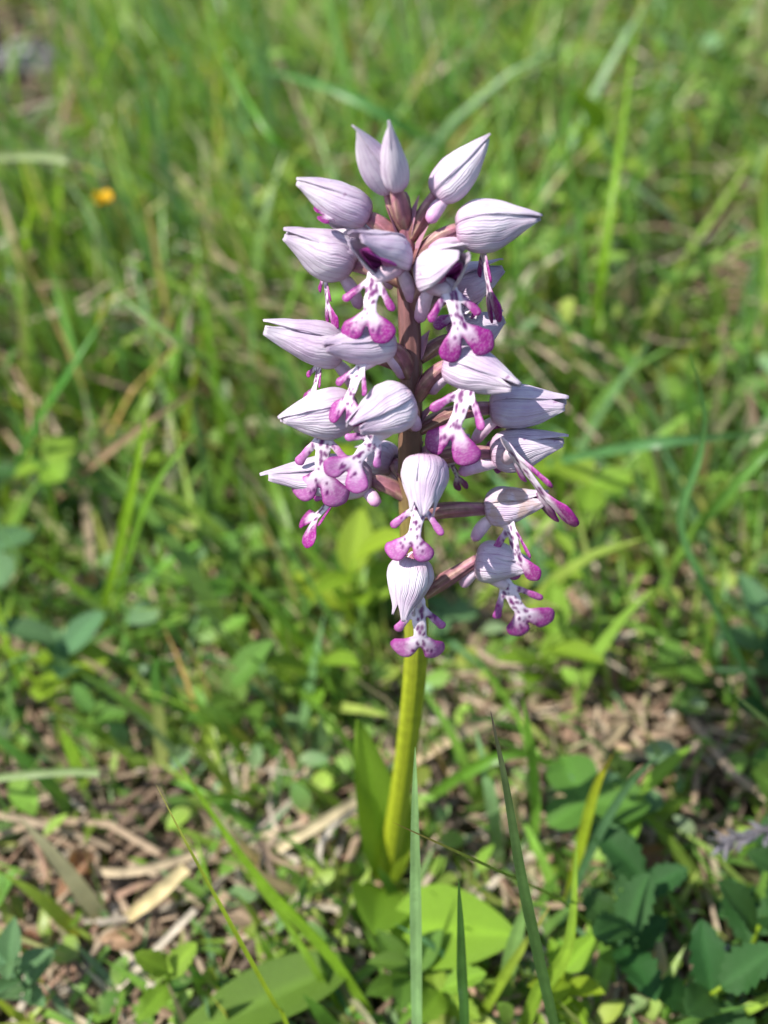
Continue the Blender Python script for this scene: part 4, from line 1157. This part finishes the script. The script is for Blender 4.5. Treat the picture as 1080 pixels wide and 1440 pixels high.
cnt = 0
tries = 0
while cnt < 64 and tries < 2000:
    tries += 1
    px = random.uniform(-60, 1140); py = random.uniform(20, 1330)
    if random.random() > float(keep_density(np.array([px]), np.array([py]))[0]): continue
    if 470 < px < 680 and py > 930: continue
    if py > 1080 and random.random() < 0.5: continue
    kd = random.choice(['oval', 'oval', 'narrow', 'round', 'round', 'tooth'])
    leafy(px, py, kd, random.choice([0, 0, 1, 1, 2, 2, 3]), random.uniform(0.006, 0.013), 3 if kd == 'round' else random.randint(4, 7),
          random.uniform(0.012, 0.035) * (0.6 if py > 1000 else 1), seed=cnt)
    cnt += 1


# ------------------------------------------------------------------ yellow flower, pale stone, dead leaves, grey seed head
def yellow_flower():
    head = at_z(146, 286, 0.070)
    root = Vector((head.x - 0.004, head.y + 0.01, 0))
    t = empty('buttercup', root)
    path = bez(root - Vector((0, 0, .003)), (root + head) / 2 + Vector((0.006, 0, 0)), head, 8)
    V, Fc, U = tube([p - root for p in path], [0.0007] * 9, 6)
    mesh_obj('stalk', V, Fc, M_LEAF, t, col=[G_MID] * len(V)).location = (0, 0, 0)
    me = leaf_mesh('yellow', (0.78, 0.46, 0.01), width=0.95, fold=-0.05, curl=-0.25, power=0.55, skew=1.3)
    for i in range(5):
        a = i * 2 * math.pi / 5
        d = Vector((math.cos(a), math.sin(a), 0.55)).normalized()
        place_leaf(me, head, head + d * 0.0042, t, name='petal')
    V, Fc, U = tube([head - root + Vector((0, 0, z)) for z in (0, 0.0007, 0.0014, 0.002)], [0.0007, 0.001, 0.0009, 0.0004], 8)
    mesh_obj('flower_centre', V, Fc, M_LEAF, t, col=[(0.6, 0.42, 0.02)] * len(V)).location = (0, 0, 0)
    tag(t, 'small yellow five petalled flower far off in the grass', 'flower')


yellow_flower()


def stone(px, py, size, label, col, seed, flat=0.6):
    rg = random.Random(seed)
    c = at_z(px, py, size * flat * 0.35)
    V, Fc = [], []
    n, m = 10, 14
    k = [(rg.uniform(2, 6), rg.uniform(0, 6), rg.uniform(2, 5)) for _ in range(3)]
    for i in range(n + 1):
        a = math.pi * i / n
        for j in range(m):
            b = 2 * math.pi * j / m
            r = size * (1 + sum(0.09 * math.sin(q[0] * a + q[1]) * math.cos(round(q[2]) * b + q[1]) for q in k))
            V.append((r * math.sin(a) * math.cos(b), r * math.sin(a) * math.sin(b) * 0.8, r * math.cos(a) * flat))
    for i in range(n):
        for j in range(m):
            j2 = (j + 1) % m
            Fc.append((i * m + j, (i + 1) * m + j, (i + 1) * m + j2, i * m + j2))
    o = mesh_obj('stone', V, Fc, M_STONE, col=[col] * len(V))
    o.location = (c.x, c.y, size * flat * 0.35)
    tag(o, label, 'stone')


stone(40, 92, 0.021, 'pale grey stone lying in the far grass', (0.36, 0.35, 0.38), 3)
stone(968, 1010, 0.006, 'greyish lump of stone at the edge of the shaded corner', (0.34, 0.30, 0.25), 4)
stone(1000, 1050, 0.005, 'small brownish stone below the greyish lump', (0.33, 0.28, 0.22), 5)


def seed_head():
    a, b = at_z(1020, 1186, 0.03), at_z(1110, 1160, 0.034)
    root = Vector((b.x + 0.012, b.y, 0))
    t = empty('dry_seed_head', root)
    V, Fc, U = tube([p - root for p in bez(root, b + Vector((0.008, 0, 0.004)), b, 8)], [0.0005] * 9, 6)
    mesh_obj('stalk', V, Fc, M_STRAW, t, col=[(0.3, 0.27, 0.24)] * len(V)).location = (0, 0, 0)
    rg = random.Random(5)
    me = leaf_mesh('husk', (0.20, 0.19, 0.22), width=0.3, fold=0.2, curl=0.1)  # husk grey darkened: the corner's shade is put into the colour
    for i in range(60):
        f = rg.random()
        p = a.lerp(b, f)
        d = ((a - b).normalized() + Vector((rg.uniform(-.7, .7), rg.uniform(-.7, .7), rg.uniform(-.7, .7)))).normalized()
        place_leaf(me, p, p + d * rg.uniform(0.0022, 0.004), t, name='husk', roll=rg.uniform(0, 6))
    tag(t, 'fuzzy grey dried seed head, darkened in colour for shade, reaching into the shaded corner', 'seed head')


seed_head()

dead = [leaf_mesh('dead%d' % i, c, width=0.5, fold=0.6, curl=0.55, wave=0.10) for i, c in enumerate(((0.36, 0.22, 0.15), (0.42, 0.30, 0.22), (0.28, 0.14, 0.09)))]
DL = [(105, 830, 'curled pinkish brown dead leaf by the bright leaning blades'), (335, 690, 'brown dead leaf in the bare gap behind the left flowers'),
      (130, 1200, 'tan dead leaf at the top of the litter patch'), (200, 1320, 'reddish dead leaf low in the litter patch'), (300, 1260, 'pale dead leaf beside the broad slanting blade'),
      (880, 1210, 'pinkish dead leaf under the feather leaved herb'), (940, 1100, 'red brown dead leaf beside the small brownish stone'), (760, 1050, 'tan dead leaf beyond the light green blade'),
      (840, 960, 'brown dead leaf near the short straight twig'), (870, 560, 'orange brown dead leaf behind the right flowers'), (690, 1080, 'pale pink dead leaf on bare dark soil'), (60, 1330, 'grey brown dead leaf by the pale straw tip')]
for i, (px, py, lab) in enumerate(DL):
    b = at_z(px, py, 0.006)
    a = random.uniform(0, 6.28)
    o = place_leaf(dead[i % 3], b, b + Vector((math.cos(a), math.sin(a), random.uniform(0.0, 0.4))) * random.uniform(0.006, 0.011), None, name='dead_leaf', roll=random.uniform(-.6, .6))
    tag(o, lab, 'dead leaf')
